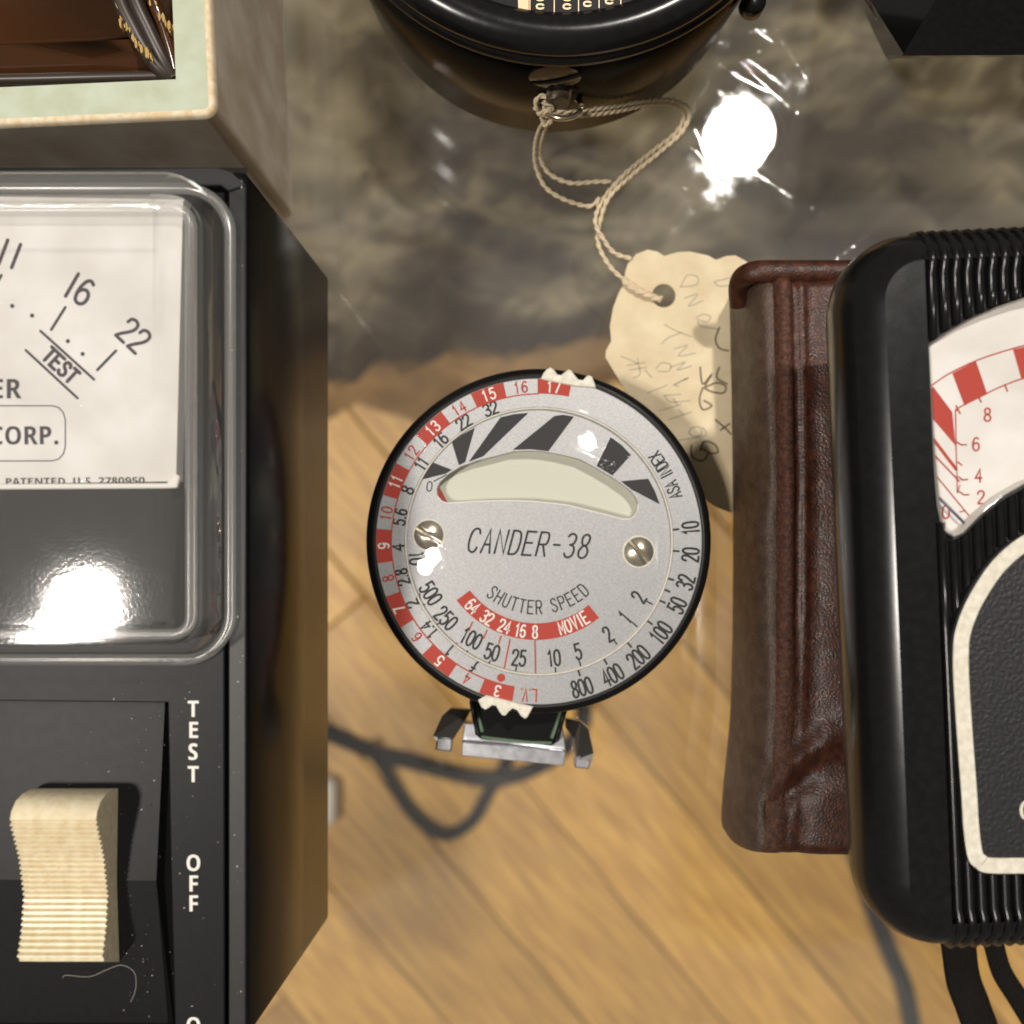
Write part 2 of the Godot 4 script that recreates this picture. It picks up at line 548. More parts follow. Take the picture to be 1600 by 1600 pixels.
	for y in 512:
		for x in 512:
			var f := smoothstep(0.2, 0.8, haze_mottle.get_pixel(x, y).r)
			haze_mottle.set_pixel(x, y, lin(0.040, 0.028, 0.014).lerp(lin(0.26, 0.22, 0.135), f))  # light and dark patches of the reflection painted as colour
	cloth.albedo_texture = ImageTexture.create_from_image(haze_mottle)
	tri_map(cloth, Vector3(1.5, 1.5, 2.3))
	var ochre := mat("ochre fade cloth", lin(0.36, 0.205, 0.062), 0.9)  # added layer, paints the fade from reflection to floor
	ochre.albedo_texture = noise_tex(0.012, 101, Color(0.62, 0.60, 0.56), Color(1, 1, 1), 512, 4)
	tri_map(ochre, Vector3.ONE * 3.0)
	mat("brass figures", lin(0.60, 0.42, 0.26), 0.45, 0.4)
	# floor boards: four cuts of the same timber
	for k in 4:
		var w := mat("maple board %d" % k, lin(1, 1, 1), 0.42)
		var tone: float = [1.06, 0.78, 1.22, 0.93][k]
		w.albedo_texture = noise_tex(0.02, 110 + k, lin(0.34 * tone, 0.165 * tone, 0.028 * tone), lin(0.76 * tone, 0.455 * tone, 0.10 * tone), 512, 5, false, 5.0)
		w.uv1_triplanar = true
		w.uv1_scale = Vector3(1.3, 3.0, 3.0)
		w.uv1_offset = Vector3(0.31 * k, 0.17 * k, 0.23 * k)
	mat("seam dirt", lin(0.10, 0.06, 0.025), 0.9)
	# lamps
	mat("white lamp trim", lin(0.8, 0.8, 0.8), 0.5)
	var glow := mat("lamp diffuser", lin(0.9, 0.9, 0.9), 0.5)
	glow.emission_enabled = true
	glow.emission = Color(1.0, 0.96, 0.90)
	glow.emission_energy_multiplier = 40.0

# ---------------------------------------------------------------- scene
func _ready() -> void:
	# camera, environment, lamps
	var cam := Camera3D.new()
	cam.name = "camera"
	add_child(cam)
	cam.fov = rad_to_deg(2.0 * atan(800.0 / FOCAL))
	cam.near = 0.01
	cam.far = 20.0
	cam.position = Vector3(0, EYE * 0.001, 0)
	cam.rotation_degrees = Vector3(-90, 0, 0)
	var lens := CameraAttributesPhysical.new()
	lens.frustum_focal_length = 12.0 * FOCAL / 800.0   # on a 24 mm tall frame
	lens.exposure_aperture = 18.5
	lens.frustum_focus_distance = 0.108
	lens.exposure_multiplier = 1.0
	cam.attributes = lens
	cam.current = true
	var we := WorldEnvironment.new()
	we.name = "environment"
	var env := Environment.new()
	env.background_mode = Environment.BG_COLOR
	env.background_color = lin(0.135, 0.122, 0.10)
	env.tonemap_mode = Environment.TONE_MAPPER_LINEAR
	env.tonemap_exposure = 1.0
	env.sdfgi_enabled = true
	env.ssao_enabled = true
	env.ssil_enabled = true
	we.environment = env
	add_child(we)
	materials()
	downlight(Vector3(444, 1900, -736), "single round white ceiling downlight mirrored in the bare glass", 3.4)
	downlight(Vector3(-800, 1900, 176), "round white ceiling downlight of the pair mirrored in the clear window", 1.9)
	downlight(Vector3(-878, 1900, 272), "round white ceiling downlight of the pair mirrored in the clear window", 1.5)
	glass_shelf()
	floor_boards()
	stand_in_cloth("reflection_fade_cloth", "thin ochre fade cloth added as the fade at the edge of the glass reflection", M["ochre fade cloth"], -84.0, 0.15, 21)
	stand_in_cloth("reflection_cloth", "rumpled mottled olive cloth added in place of reflections and haze on the glass", M["olive reflection cloth"], -122.0, 1.0, 10)
	floor_cords()
	cander()
	flash_meter()
	boxed_case()
	round_meter()
	price_tag()
	leather_pouch()
	ribbed_meter()
	black_finder()

func downlight(at: Vector3, label: String, power: float) -> void:
	var t := thing("ceiling_downlight", label, "ceiling lamp", at, "ceiling downlights above the shelf")
	var s := Shape.new()
	lathe(s, [[58.0, -2.0], [68.0, -6.0], [70.0, 0.0], [70.0, 10.0], [56.0, 60.0], [0.0, 60.0]], at, 40)
	part("trim", s, M["white lamp trim"], t)
	s = Shape.new()
	lathe(s, [[0.0, 4.0], [59.0, 4.0]], at, 40)
	part("diffuser", s, M["lamp diffuser"], t)
	var l := SpotLight3D.new()
	l.name = "lamp_light"
	l.light_color = Color(1.0, 0.975, 0.94)
	l.light_energy = power
	l.light_size = 0.058
	l.spot_angle = 60.0
	l.spot_range = 6.0
	l.spot_attenuation = 2.0
	l.shadow_enabled = true
	t.add_child(l)
	l.position = Vector3(0, -0.012, 0)
	l.rotation_degrees = Vector3(-90, 0, 0)

func glass_shelf() -> void:
	var t := thing("glass_shelf", "scratched clear glass shelf that the meters lie on", "shelf", Vector3(0, -8, 0), "", "structure")
	var s := Shape.new()
	s.group = -1
	flat_poly(s, rounded(-300, -260, 300, 260, 4), 0.0)
	part("glass_top", s, M["shelf glass"], t)
	s = Shape.new()
	s.group = -1
	flat_poly(s, rounded(-300, -260, 300, 260, 4), -8.0)
	loft(s, [ring_at(rounded(-300, -260, 300, 260, 4), -8.0), ring_at(rounded(-300, -260, 300, 260, 4), -0.01)])
	part("glass_underside", s, M["glass underside"], t)

func floor_boards() -> void:
	var t := thing("floor", "honey coloured strip wood floor below the glass shelf", "floor", Vector3(0, FLOOR_Y, 0), "", "structure")
	var rng := RandomNumberGenerator.new()
	rng.seed = 77
	var along := Vector2(0.644, 0.765)
	var across := Vector2(-0.765, 0.644)
	var lengths := [520.0, 640.0, 760.0, 450.0]
	var meshes := []
	org = Vector3.ZERO
	for l in lengths:
		var s := Shape.new()
		var o := PackedVector2Array([Vector2(-l / 2, -40.9), Vector2(l / 2, -40.9), Vector2(l / 2, 40.9), Vector2(-l / 2, 40.9)])
		prism(s, o, -10.0, 0.0, 1.1)
		meshes.append(mesh_of(s))
	org = Vector3(0, FLOOR_Y, 0)
	var bed := Shape.new()
	bed.group = -1
	flat_poly(bed, rounded(-1500, -1500, 1500, 1500, 5), FLOOR_Y - 9.0)
	part("floor_bed", bed, M["seam dirt"], t)
	for row in range(-9, 9):
		var n := 213.1 + 83.3 * (row - 0.5)
		var at := -820.0 - rng.randf() * 400.0
		while at < 850.0:
			var k := rng.randi() % 4
			var l: float = lengths[k]
			var c := across * n + along * (at + l / 2)
			at += l + 1.2
			if c.length() > 1000.0:
				continue
			var o := MeshInstance3D.new()
			o.name = "plank"
			o.mesh = meshes[k]
			o.material_override = M["maple board %d" % (rng.randi() % 4)]
			t.add_child(o, true)
			o.position = Vector3(c.x, rng.randf_range(-0.3, 0.3), c.y) * 0.001
			o.rotation.y = -atan2(along.y, along.x)

func stand_in_cloth(called: String, label: String, m: Material, edge: float, swell: float, seed_: int) -> void:  # made-up cloth on the floor, standing in for reflections and haze
	var base := Vector3(0, FLOOR_Y, -280)
	var t := thing(called, label, "cloth", base)
	var n := FastNoiseLite.new()
	n.seed = 9
	n.frequency = 0.008
	n.fractal_type = FastNoiseLite.FRACTAL_RIDGED
	n.fractal_octaves = 3
	var warp := FastNoiseLite.new()
	warp.seed = seed_
	warp.frequency = 0.006
	var s := Shape.new()
	var rows := []
	for j in 91:
		var ring := PackedVector3Array()
		for i in 131:
			var x := -430.0 + 920.0 * i / 130.0
			var front := edge - clampf(0.3 * x, -46.0, 30.0) + 30.0 * warp.get_noise_2d(x * 0.8, 50.0) + 12.0 * sin(x * 0.012) + 22.0 * warp.get_noise_2d(x * 2.2, 9.0)
			var z := lerpf(front, -500.0, j / 90.0)
			var u := x * 0.8 + z * 0.55
			var w := -x * 0.35 + z * 1.0
			u += 60.0 * warp.get_noise_2d(x, z)
			var h := 70.0 * (n.get_noise_2d(u * 0.55, w * 1.25) + 0.75) + 14.0 * (warp.get_noise_2d(x * 2.0, z * 3.5) + 0.5)
			h *= swell
			h *= smoothstep(0.0, 4.0, float(j)) * smoothstep(0.0, 5.0, minf(i, 130 - i))
			ring.append(Vector3(x, FLOOR_Y + (1.5 if swell < 0.9 else 4.0) + maxf(h, 0.0), z))
		rows.append(ring)
	loft(s, rows, false)
	part("cloth", s, m, t)

func floor_cords() -> void:
	var y := FLOOR_Y + 6.0
	var t := thing("power_cable", "black cable looped on the floor below the shelf", "cable", P(640, 1180, FLOOR_Y))
	var s := Shape.new()
	tube(s, smooth3(path3([400, 1110, y, 515, 1148, y, 590, 1178, y, 640, 1190, y, 700, 1206, y, 765, 1218, y + 9, 820, 1207, y, 870, 1180, y, 910, 1130, y, 905, 1060, y]), 8), 6.0, 10)
	part("cable_run", s, M["black cable rubber"], t)
	s = Shape.new()
	tube(s, smooth3(path3([575, 1166, y + 10, 600, 1200, y, 640, 1265, y, 690, 1304, y, 735, 1285, y, 765, 1235, y, 790, 1195, y, 800, 1150, y]), 8), 5.0, 10)
	part("cable_loop", s, M["black cable rubber"], t)
	t = thing("thin_cable", "thin black cable trailing on the floor beside the straps", "cable", P(1400, 1500, FLOOR_Y))
	s = Shape.new()
	tube(s, smooth3(path3([1330, 1300, y, 1352, 1380, y, 1368, 1430, y, 1392, 1490, y, 1412, 1540, y, 1425, 1600, y, 1440, 1700, y]), 8), 6.5, 10)
	part("cable_run", s, M["black cable rubber"], t)
	t = thing("white_plug", "small white plug lying on the floor near the looped cable", "plug", P(505, 1245, FLOOR_Y))
	s = Shape.new()
	var a := P2(505, 1245, FLOOR_Y)
	prism(s, rounded(a.x - 14, a.y - 18, a.x + 12, a.y + 18, 6), FLOOR_Y + 0.5, FLOOR_Y + 18, 3.0)
	part("plug_body", s, M["cream white paint"], t)
	s = Shape.new()
	tube(s, smooth3(path3([500, 1215, FLOOR_Y + 8, 480, 1180, FLOOR_Y + 6, 440, 1150, FLOOR_Y + 5]), 6), 3.0, 8)
	part("cord", s, M["cream white paint"], t)

func screw_head(s: Shape, c: Vector3, r: float, dome: float, turn: float, slot := 0.3) -> void:
	# rows run along the slot; the rows inside it lie lower
	var d := deg_to_rad(turn)
	var u := Vector3(cos(d), 0, sin(d))
	var v := Vector3(-sin(d), 0, cos(d))
	var rows := []
	for f in [-1.0, -0.9, -0.75, -0.55, -0.35]:
		rows.append([f * r if f * r < -slot else -slot, false])
	rows.append_array([[-slot, false], [-slot + 0.04, true], [slot - 0.04, true], [slot, false]])
	for f in [0.35, 0.55, 0.75, 0.9, 1.0]:
		rows.append([f * r, false])
	var rings := []
	for q in rows:
		var half: float = sqrt(maxf(r * r - q[0] * q[0], 0.0001))
		var ring := PackedVector3Array()
		for k in 15:
			var x: float = -half + 2.0 * half * k / 14.0
			var rr: float = (x * x + q[0] * q[0]) / (r * r)
			var h: float = dome * (1.0 - rr) + 0.25 if not q[1] else 0.12
			ring.append(c + u * x + v * q[0] + Vector3(0, h, 0))
		rings.append(ring)
	s.group = 1
	loft(s, rings, false)
	s.group = 2
	lathe(s, [[r, 0.25], [r, -0.3]], c, 28)

# ---- the small round meter in the middle
func cander() -> void:
	var h := 13.0
	var hp := 12.6
	var c := P(842, 846, h)
	c.y = 0.0
	var t := thing("dial_meter", "small round silver dial meter with black rim and zebra stripes", "light meter", c)
	var k := (EYE - h) / FOCAL
	var s := Shape.new()
	lathe(s, [[0.0, 0.0], [13.6, 0.0], [14.2, 0.5], [14.4, 4.0], [18.6, 5.2], [20.3, 6.6], [20.7, 8.5], [20.72, 11.6], [20.5, 12.3], [19.95, 12.72], [19.42, 12.7], [19.42, 9.9], [0.0, 9.9]], c, 120)
	part("body", s, M["black enamel"], t)
	# outer scale ring
	s = Shape.new()
	s.group = 1
	lathe(s, [[19.4, 12.4], [19.4, 12.95]], c, 120)
	s.group = 2
	lathe(s, [[19.4, 12.95], [19.33, 13.0]], c, 120)
	s.group = 3
	lathe(s, [[19.33, 13.0], [16.0, 13.0]], c, 120)
	s.group = 4
	lathe(s, [[16.0, 13.0], [15.9, 12.5]], c, 120)
	var ring := part("scale_ring", s, M["brushed aluminium"], t)
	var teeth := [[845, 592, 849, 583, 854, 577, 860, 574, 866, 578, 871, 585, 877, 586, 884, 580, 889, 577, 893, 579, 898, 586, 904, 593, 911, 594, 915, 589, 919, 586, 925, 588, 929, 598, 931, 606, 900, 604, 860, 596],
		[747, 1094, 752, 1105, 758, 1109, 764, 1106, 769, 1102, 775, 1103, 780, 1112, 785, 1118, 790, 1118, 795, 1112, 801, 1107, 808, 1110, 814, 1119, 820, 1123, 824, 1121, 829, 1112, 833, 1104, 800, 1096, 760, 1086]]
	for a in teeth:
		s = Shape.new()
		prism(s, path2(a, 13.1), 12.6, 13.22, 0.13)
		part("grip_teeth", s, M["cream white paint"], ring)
	var ink := h + 0.03
	var red := Shape.new()
	var white := Shape.new()
	var black := Shape.new()
	for n in range(3, 18):
		var phi := 5.6 - (17 - n) * 12.15
		if n % 2 == 1:
			arc_band(red, 842, 846, 231, 254, phi - 6.07, phi + 6.07, ink, 8)
		write_arc(white if n % 2 == 1 else red, str(n), 842, 846, 242.5, phi, 16.5, 2.5, ink + 0.02, false, 0.75, 4.5)
	arc_band(red, 842, 846, 229.6, 231.6, 5.6 - 14 * 12.15 - 6.0, 0.0, ink + 0.008, 90)
	write_arc(red, "L.V.", 842, 846, 241, -176.0, 19.0, 2.4, ink, false, 0.62, 1.2)
	dot(red, 783, 1059, 6.5, ink)
	var stops := [["32", -20.0], ["22", -32.2], ["16", -44.0], ["11", -56.4], ["8", -68.6], ["5.6", -80.0], ["4", -92.4], ["2.8", -104.6], ["2", -116.2], ["1.4", -128.6], ["1", -140.5], ["f", -152.5]]
	for a in stops:
		write_arc(black, a[0], 842, 846, 220.5, a[1], 18.5, 3.3, ink, false, 0.78 if a[0].length() < 3 else 0.66, 2.2)
	var speeds := [["10", 84.8], ["20", 95.0], ["32", 105.5], ["50", 114.8], ["100", 126.6], ["200", 139.3], ["400", 151.2], ["800", 163.6]]
	for a in speeds:
		write_arc(black, a[0], 842, 846, 238.0, a[1], 25.5, 3.6, ink, true, 0.53, 2.4)
	for phi in [85.0, 94.0, 106.0, 111.0, 116.0, 126.2, 138.8, 151.0, 163.0]:
		radial(black, 842, 846, phi, 211.0, 219.0, 3.2, ink)
	write_arc(black, "ASA INDEX", 842, 846, 225, 62.5, 19.0, 2.6, ink, true, 0.62, 2.0)
	part("red_print", red, M["red ink"], ring)
	part("white_print", white, M["white ink"], ring)
	part("black_print", black, M["black ink"], ring)
	# inner plate with the meter window
	var hole := path2([682, 763, 683, 776, 691, 785, 702, 786, 747, 783, 804, 782, 830, 783, 860, 786, 886, 789, 942, 803, 972, 811, 986, 811, 994, 806, 997, 798, 998, 787, 993, 776, 984, 765, 959, 747, 932, 731, 905, 717, 877, 710, 849, 705, 830, 704, 802, 705, 776, 712, 747, 719, 719, 729, 701, 740, 687, 753], hp)
	var rim := PackedVector2Array()
	for i in 120:
		rim.append(Vector2(c.x, c.z) + Vector2(cos(TAU * i / 120), sin(TAU * i / 120)) * 15.9)
	s = Shape.new()
	s.group = -1
	flat_hole(s, rim, hole, hp)
	var plate := part("face_plate", s, M["brushed aluminium"], t)
	s = Shape.new()
	lathe(s, [[15.98, 12.62], [15.94, 13.03], [15.84, 13.05], [15.76, 13.02], [15.74, 12.62]], c, 120)
	part("plate_edge", s, M["cream white paint"], t)
	s = Shape.new()
	s.group = 1
	loft(s, [ring_at(hole, hp - 0.005), ring_at(hole, 10.3)])
	part("window_wall", s, M["cream plastic"], plate)
	s = Shape.new()
	s.group = -1
	flat_poly(s, rounded(c.x - 14, c.z - 13, c.x + 14, c.z, 2), 10.3)
	part("window_floor", s, M["cream plastic"], plate)
	s = Shape.new()
	s.group = -1
	flat_poly(s, path2([672, 752, 684, 756, 702, 790, 690, 792, 678, 780], 10.33), 10.33)
	part("zero_mark", s, M["red ink"], plate)
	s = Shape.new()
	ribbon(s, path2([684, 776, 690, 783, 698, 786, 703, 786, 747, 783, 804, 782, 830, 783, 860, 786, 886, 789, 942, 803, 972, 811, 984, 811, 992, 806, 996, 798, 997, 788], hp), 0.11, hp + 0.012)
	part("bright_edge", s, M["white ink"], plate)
	ink = hp + 0.03
	black = Shape.new()
	red = Shape.new()
	white = Shape.new()
	for a in [[657, 750, 664, 736, 675, 722, 706, 734, 697, 740], [706, 691, 722, 679, 742, 668, 727, 722, 717, 727], [782, 652, 803, 647, 826, 645, 755, 713, 732, 722],
			[801, 703, 866, 650, 880, 648, 897, 651, 857, 705, 830, 702], [954, 683, 971, 695, 986, 711, 957, 743, 932, 728], [970, 752, 1013, 748, 1023, 767, 1031, 788, 987, 765]]:
		flat_poly(black, path2(a, ink), ink)
	write(black, "CANDER-38", 827, 849, 37.0, 3.2, 3.4, ink, 0.62, 0.20, 3.4)
	write_arc(black, "SHUTTER SPEED", 838, 836, 113, 178.5, 20.5, 2.3, ink, true, 0.66, 3.6)
	for a in [["500", 673, 929, 57], ["250", 697, 968, 45], ["100", 737, 1000, 27], ["50", 769, 1021, 16], ["25", 811, 1030, 6], ["10", 866, 1030, -6], ["5", 903, 1020, -14], ["2", 950, 993, -32], ["1", 977, 966, -48], ["2", 998, 935, -58], ["10", 652, 875, 88]]:
		write(black, a[0], a[1], a[2] - 2.0, 24.0, a[3], 3.5, ink, 0.58, 0.0, 2.4)
	for a in [[684, 975], [728, 1021], [764, 1037], [806, 1047], [868, 1048], [906, 1036], [961, 1003], [992, 976], [1015, 942]]:
		var d := (Vector2(a[0], a[1]) - Vector2(842, 846)).normalized() * 4.5
		dash(black, a[0] - d.x, a[1] - d.y, a[0] + d.x, a[1] + d.y, 2.4, ink)
	dash(black, 678, 752, 697, 742, 1.8, ink)
	write(black, "0", 671, 760, 15.0, 8.0, 1.9, ink, 0.8)
	dash(black, 656, 928, 655, 945, 2.2, ink)
	dash(black, 655, 945, 664, 945, 2.2, ink + 0.004)
	arc_band(red, 838, 844, 130, 156, 141.0, 233.0, ink, 30)
	for a in [[738, 972, 733, 985], [761, 985, 756, 997], [783, 994, 779, 1006], [797, 999, 787, 1049], [836, 1001, 837, 1056], [714, 1005, 710, 1010], [741, 1026, 738, 1034]]:
		dash(red, a[0], a[1], a[2], a[3], 2.4, ink - 0.006)
	write_arc(white, "MOVIE", 838, 844, 142.5, 156.0, 20.0, 2.6, ink + 0.02, true, 0.60, 3.0)
	for a in [["64", 224.0], ["32", 212.3], ["24", 200.2], ["16", 189.8], ["8", 180.8]]:
		write_arc(white, a[0], 838, 844, 143.5, a[1], 19.0, 2.6, ink + 0.02, true, 0.62, 2.2)
	part("black_print", black, M["black ink"], plate)
	dust(plate, [938, 716, 962, 716, 962, 738, 938, 738], ink + 0.02, 26, 0.12, M["brushed aluminium"], 8)
	dust(plate, [975, 715, 985, 712, 984, 730, 972, 728], ink + 0.02, 8, 0.09, M["brushed aluminium"], 9)
	part("red_print", red, M["red ink"], plate)
	part("white_print", white, M["white ink"], plate)
	for a in [[670, 836, 27.0], [998, 862, 49.0]]:
		s = Shape.new()
		var q := P(a[0], a[1], hp)
		q.y = hp
		screw_head(s, q, 1.72, 0.5, a[2], 0.2)
		part("screw", s, M["nickel"], t)
		s = Shape.new()
		lathe(s, [[1.74, 0.01], [1.78, 0.07], [1.9, 0.07], [1.96, 0.01]], q, 40)
		part("screw_rim", s, M["cream white paint"], plate)
	# domed clear cover
	s = Shape.new()
	var prof := []
	for i in 25:
		var r := 19.35 * i / 24.0
		prof.append([maxf(r, 0.001), 13.28 + sqrt(78.0 * 78.0 - r * r) - sqrt(78.0 * 78.0 - 19.35 * 19.35)])
	for i in range(1, 7):
		var w := i * PI / 12.0
		prof.append([19.35 + 0.4 * sin(w), 13.28 - 0.45 * (1.0 - cos(w))])
	lathe(s, prof, c, 120)
	part("domed_cover", s, M["clear acrylic"], t)
	# shoe foot: black neck, chrome plate and two prongs
	s = Shape.new()
	s.group = -1
	prism(s, path2([733, 1090, 887, 1098, 874, 1158, 862, 1166, 752, 1156, 742, 1148], 5.0), 2.2, 5.0, 0.3)
	var foot := part("shoe_foot", s, M["black enamel"], t)
	for a in [[[737, 1096, 746, 1147], 737], [[884, 1104, 869, 1157], 884]]:
		s = Shape.new()
		var q2: Array = a[0]
		tube(s, path3([q2[0], q2[1], 6.4, (q2[0] + q2[2]) * 0.5, (q2[1] + q2[3]) * 0.5, 6.0, q2[2], q2[3], 5.3]), 0.32, 8)
		part("flange", s, M["black enamel"], foot)
		s = Shape.new()
		var dx := 6.0 if q2[0] < 800 else -6.0
		tube(s, path3([q2[0] + dx, q2[1] + 4, 5.3, (q2[0] + q2[2]) * 0.5 + dx, (q2[1] + q2[3]) * 0.5, 5.25, q2[2] + dx * 1.2, q2[3] - 4, 5.1]), 0.26, 6)
		part("patina", s, M["green patina"], foot)
	s = Shape.new()
	tube(s, path3([752, 1151, 5.1, 790, 1156, 5.12, 830, 1160, 5.1, 862, 1161, 5.05]), 0.2, 6)
	part("patina", s, M["green patina"], foot)
	s = Shape.new()
	prism(s, path2([722, 1159, 884, 1174, 881, 1197, 721, 1181], 4.6), 2.0, 4.6, 0.1)
	part("shoe_plate", s, M["worn chrome"], foot)
	s = Shape.new()
	prism(s, path2([726, 1130, 880, 1140, 884, 1172, 722, 1157], 3.6), 1.6, 3.6, 0.1)
	part("shoe_plate", s, M["worn chrome"], foot)
	for a in [[[703, 1110, 736, 1112, 726, 1128, 707, 1154, 683, 1152, 678, 1146, 690, 1120], [683, 1152, 707, 1154, 705, 1175, 680, 1172]],
			[[884, 1126, 908, 1130, 920, 1140, 926, 1172, 924, 1184, 900, 1181, 896, 1152, 884, 1138], [899, 1181, 925, 1184, 920, 1202, 898, 1200]]]:
		s = Shape.new()
		var low := path2(a[0], 2.6)
		var rows := PackedVector3Array()
		# the arm's back rises towards its front end
		for p in low:
			var f: float = clampf((p.y - low[0].y) / 3.2, 0.0, 1.0)
			rows.append(Vector3(p.x, 1.2 + 3.2 * f, p.y))
		s.group = -1
		loft(s, [ring_at(low, 0.4), rows])
		var ids := Geometry2D.triangulate_polygon(low)
		for i in range(0, ids.size(), 3):
			s.tri(rows[ids[i]], rows[ids[i + 1]], rows[ids[i + 2]])
		part("prong", s, M["bright chrome"], foot)
		s = Shape.new()
		prism(s, path2(a[1], 4.4), 0.6, 4.4, 0.18)
		part("prong_tip", s, M["worn chrome"], foot)

# ---- the tall flash meter with the clear window
func flash_meter() -> void:
	var t := thing("flash_meter", "black box shaped meter with clear window and ivory slide switch", "light meter", Vector3(-60, 0, 10))
	var top := 41.0
	var s := Shape.new()
	var o := rounded(-96, -31.4, -24.1, 54.0, 1.2, 5)
	var rings := []
	for a in [[0.6, 0.0], [0.0, 0.6], [0.0, 20.0], [0.0, 40.5], [0.35, 40.92], [0.7, 41.0]]:
		var ring := PackedVector3Array()
		for p in inset(o, a[0]):
			# the lower end leans in towards the face
			var lean: float = 5.4 * a[1] / 41.0 * smoothstep(20.0, 54.0, p.y)
			ring.append(Vector3(p.x, a[1], p.y - lean))
		rings.append(ring)
	loft(s, rings)
	var case_part := part("case", s, M["glossy black case"], t)
	s = Shape.new()
	s.group = -1
	flat_poly(s, path2([-700, 262, 386, 262, 386, 1632, -700, 1632], 38.0), 38.0)
	part("case_floor", s, M["satin black panel"], case_part)
	# frame strip round the face, then the panel inside a groove
	s = Shape.new()
	prism(s, path2([357, 300, 384.2, 290, 384.2, 1640, 357, 1640], top), 38.0, top + 0.02, 0.12)
	part("frame_strip", s, M["grey black frame"], t)
	s = Shape.new()
	prism(s, path2([-700, 272, 340, 262, 362, 268, 384.2, 289, 357, 299, 345, 290, -700, 295], top), 38.0, top + 0.03, 0.1)
	part("frame_strip", s, M["grey black frame"], t)
	s = Shape.new()
	prism(s, path2([-700, 300, 350, 300, 351, 1640, 274, 1640, 266, 1330, 262, 1098, -700, 1088], top), 38.6, top, 0.12)
	var panel := part("face_panel", s, M["satin black panel"], t)
	var y := 1108.0
	for word in [["T", 1108], ["E", 1141], ["S", 1175], ["T", 1210], ["O", 1349], ["F", 1381], ["F", 1412], ["O", 1603]]:
		type_part("letter", word[0], 302, word[1], 25.0, top + 0.03, M["white ink"], panel, 0.0, 0.95)
	# switch well: two facets that meet in a ridge
	s = Shape.new()
	s.group = -1
	var a0 := P(-700, 1082, 39.6)
	var a1 := P(258, 1092, 39.6)
	var b0 := P(-700, 1370, 40.2)
	var b1 := P(244, 1376, 40.2)
	var c0 := P(-700, 1640, 38.9)
	var c1 := P(266, 1640, 38.9)
	s.quad(a0, a1, b1, b0)
	s.quad(b0, b1, c1, c0)
	s.quad(a1, P(268, 1085, 38.4), P(256, 1376, 38.4), b1)
	s.quad(b1, P(256, 1376, 38.4), P(276, 1640, 38.4), c1)
	part("switch_well", s, M["satin black panel"], t)
	# ivory slide with a ridged, dished back
	var prof := PackedVector2Array()
	for a in [[1231, 39.2], [1233, 41.0], [1240, 42.6], [1252, 43.9], [1268, 44.7], [1281, 44.95]]:
		prof.append(Vector2(P(0, a[0], a[1]).z, a[1]))
	var dish := [[1286.0, 44.9], [1340.0, 43.3], [1400.0, 42.4], [1450.0, 42.8], [1499.0, 43.6]]
	var curve := Curve2D.new()
	for a in dish:
		curve.add_point(Vector2(P(0, a[0], a[1]).z, a[1]))
	var ridges := 25
	for i in ridges:
		for e in [[0.0, -0.26], [0.3, 0.12], [0.6, 0.12], [0.86, -0.26]]:
			var q := curve.sample_baked(curve.get_baked_length() * (i + e[0]) / ridges)
			prof.append(q + Vector2(0, e[1]))
	prof.append(Vector2(P(0, 1502, 43.2).z, 43.2))
	prof.append(Vector2(P(0, 1503, 39.2).z, 39.2))
	s = Shape.new()
	var xl := -44.05
	var xr := -36.5
	var ra := PackedVector3Array()
	var rb := PackedVector3Array()
	for p in prof:
		ra.append(Vector3(xl, p.y, p.x))
		rb.append(Vector3(xr, p.y, p.x))
	s.group = 1
	loft(s, [ra.slice(0, 6), rb.slice(0, 6)], false)
	s.group = -1
	loft(s, [ra.slice(5), rb.slice(5)], false)
	for e in [xl, xr]:
		var ids := Geometry2D.triangulate_polygon(prof)
		for i in range(0, ids.size(), 3):
			s.tri(Vector3(e, prof[ids[i]].y, prof[ids[i]].x), Vector3(e, prof[ids[i + 1]].y, prof[ids[i + 1]].x), Vector3(e, prof[ids[i + 2]].y, prof[ids[i + 2]].x))
	part("slide_switch", s, M["ivory plastic"], t)
	# dial card under the window
	var hc := 43.0
	s = Shape.new()
	prism(s, path2([-700, 296, 286, 312, 275, 752, -700, 766], hc), top + 0.02, hc)
	var dial := part("dial_card", s, M["white dial card"], t)
	s = Shape.new()
	prism(s, path2([-700, 768, 270, 762, 272, 1010, -700, 1010], hc - 0.2), top + 0.02, hc - 0.2, 0.2)
	part("lower_mask", s, M["polished black"], t)
	s = Shape.new()
	prism(s, path2([-700, 760, 260, 755, 274, 740, 280, 745, 276, 762, 262, 763, -700, 769], hc + 0.5), hc - 0.1, hc + 0.5, 0.1)
	part("card_lip", s, M["white ink"], dial)
	var ink := Shape.new()
	var hi := hc + 0.03
	write(ink, "I6", 124, 452, 40.0, 30.0, 5.6, hi, 0.78, 0.0, 2.6)
	write(ink, "22", 209, 524, 38.0, 43.0, 5.2, hi, 0.74, 0.0, 3.0)
	dash(ink, 12, 375, -2, 412, 5.6, hi)
	dash(ink, 32, 382, 18, 418, 5.6, hi)
	dash(ink, 2, 430, -10, 452, 4.6, hi)
	dash(ink, 102, 480, 80, 515, 4.4, hi)
	dash(ink, 181, 548, 152, 578, 4.4, hi)
	for a in [[19, 478], [50, 493], [106, 533], [129, 553]]:
		dot(ink, a[0], a[1], 3.4, hi)
	dash(ink, 63, 517, 147, 593, 4.0, hi)
	dash(ink, 40, 547, 121, 622, 4.0, hi)
	write(ink, "TEST", 95, 571, 23.0, 43.0, 5.6, hi, 0.82, 0.0, 2.6)
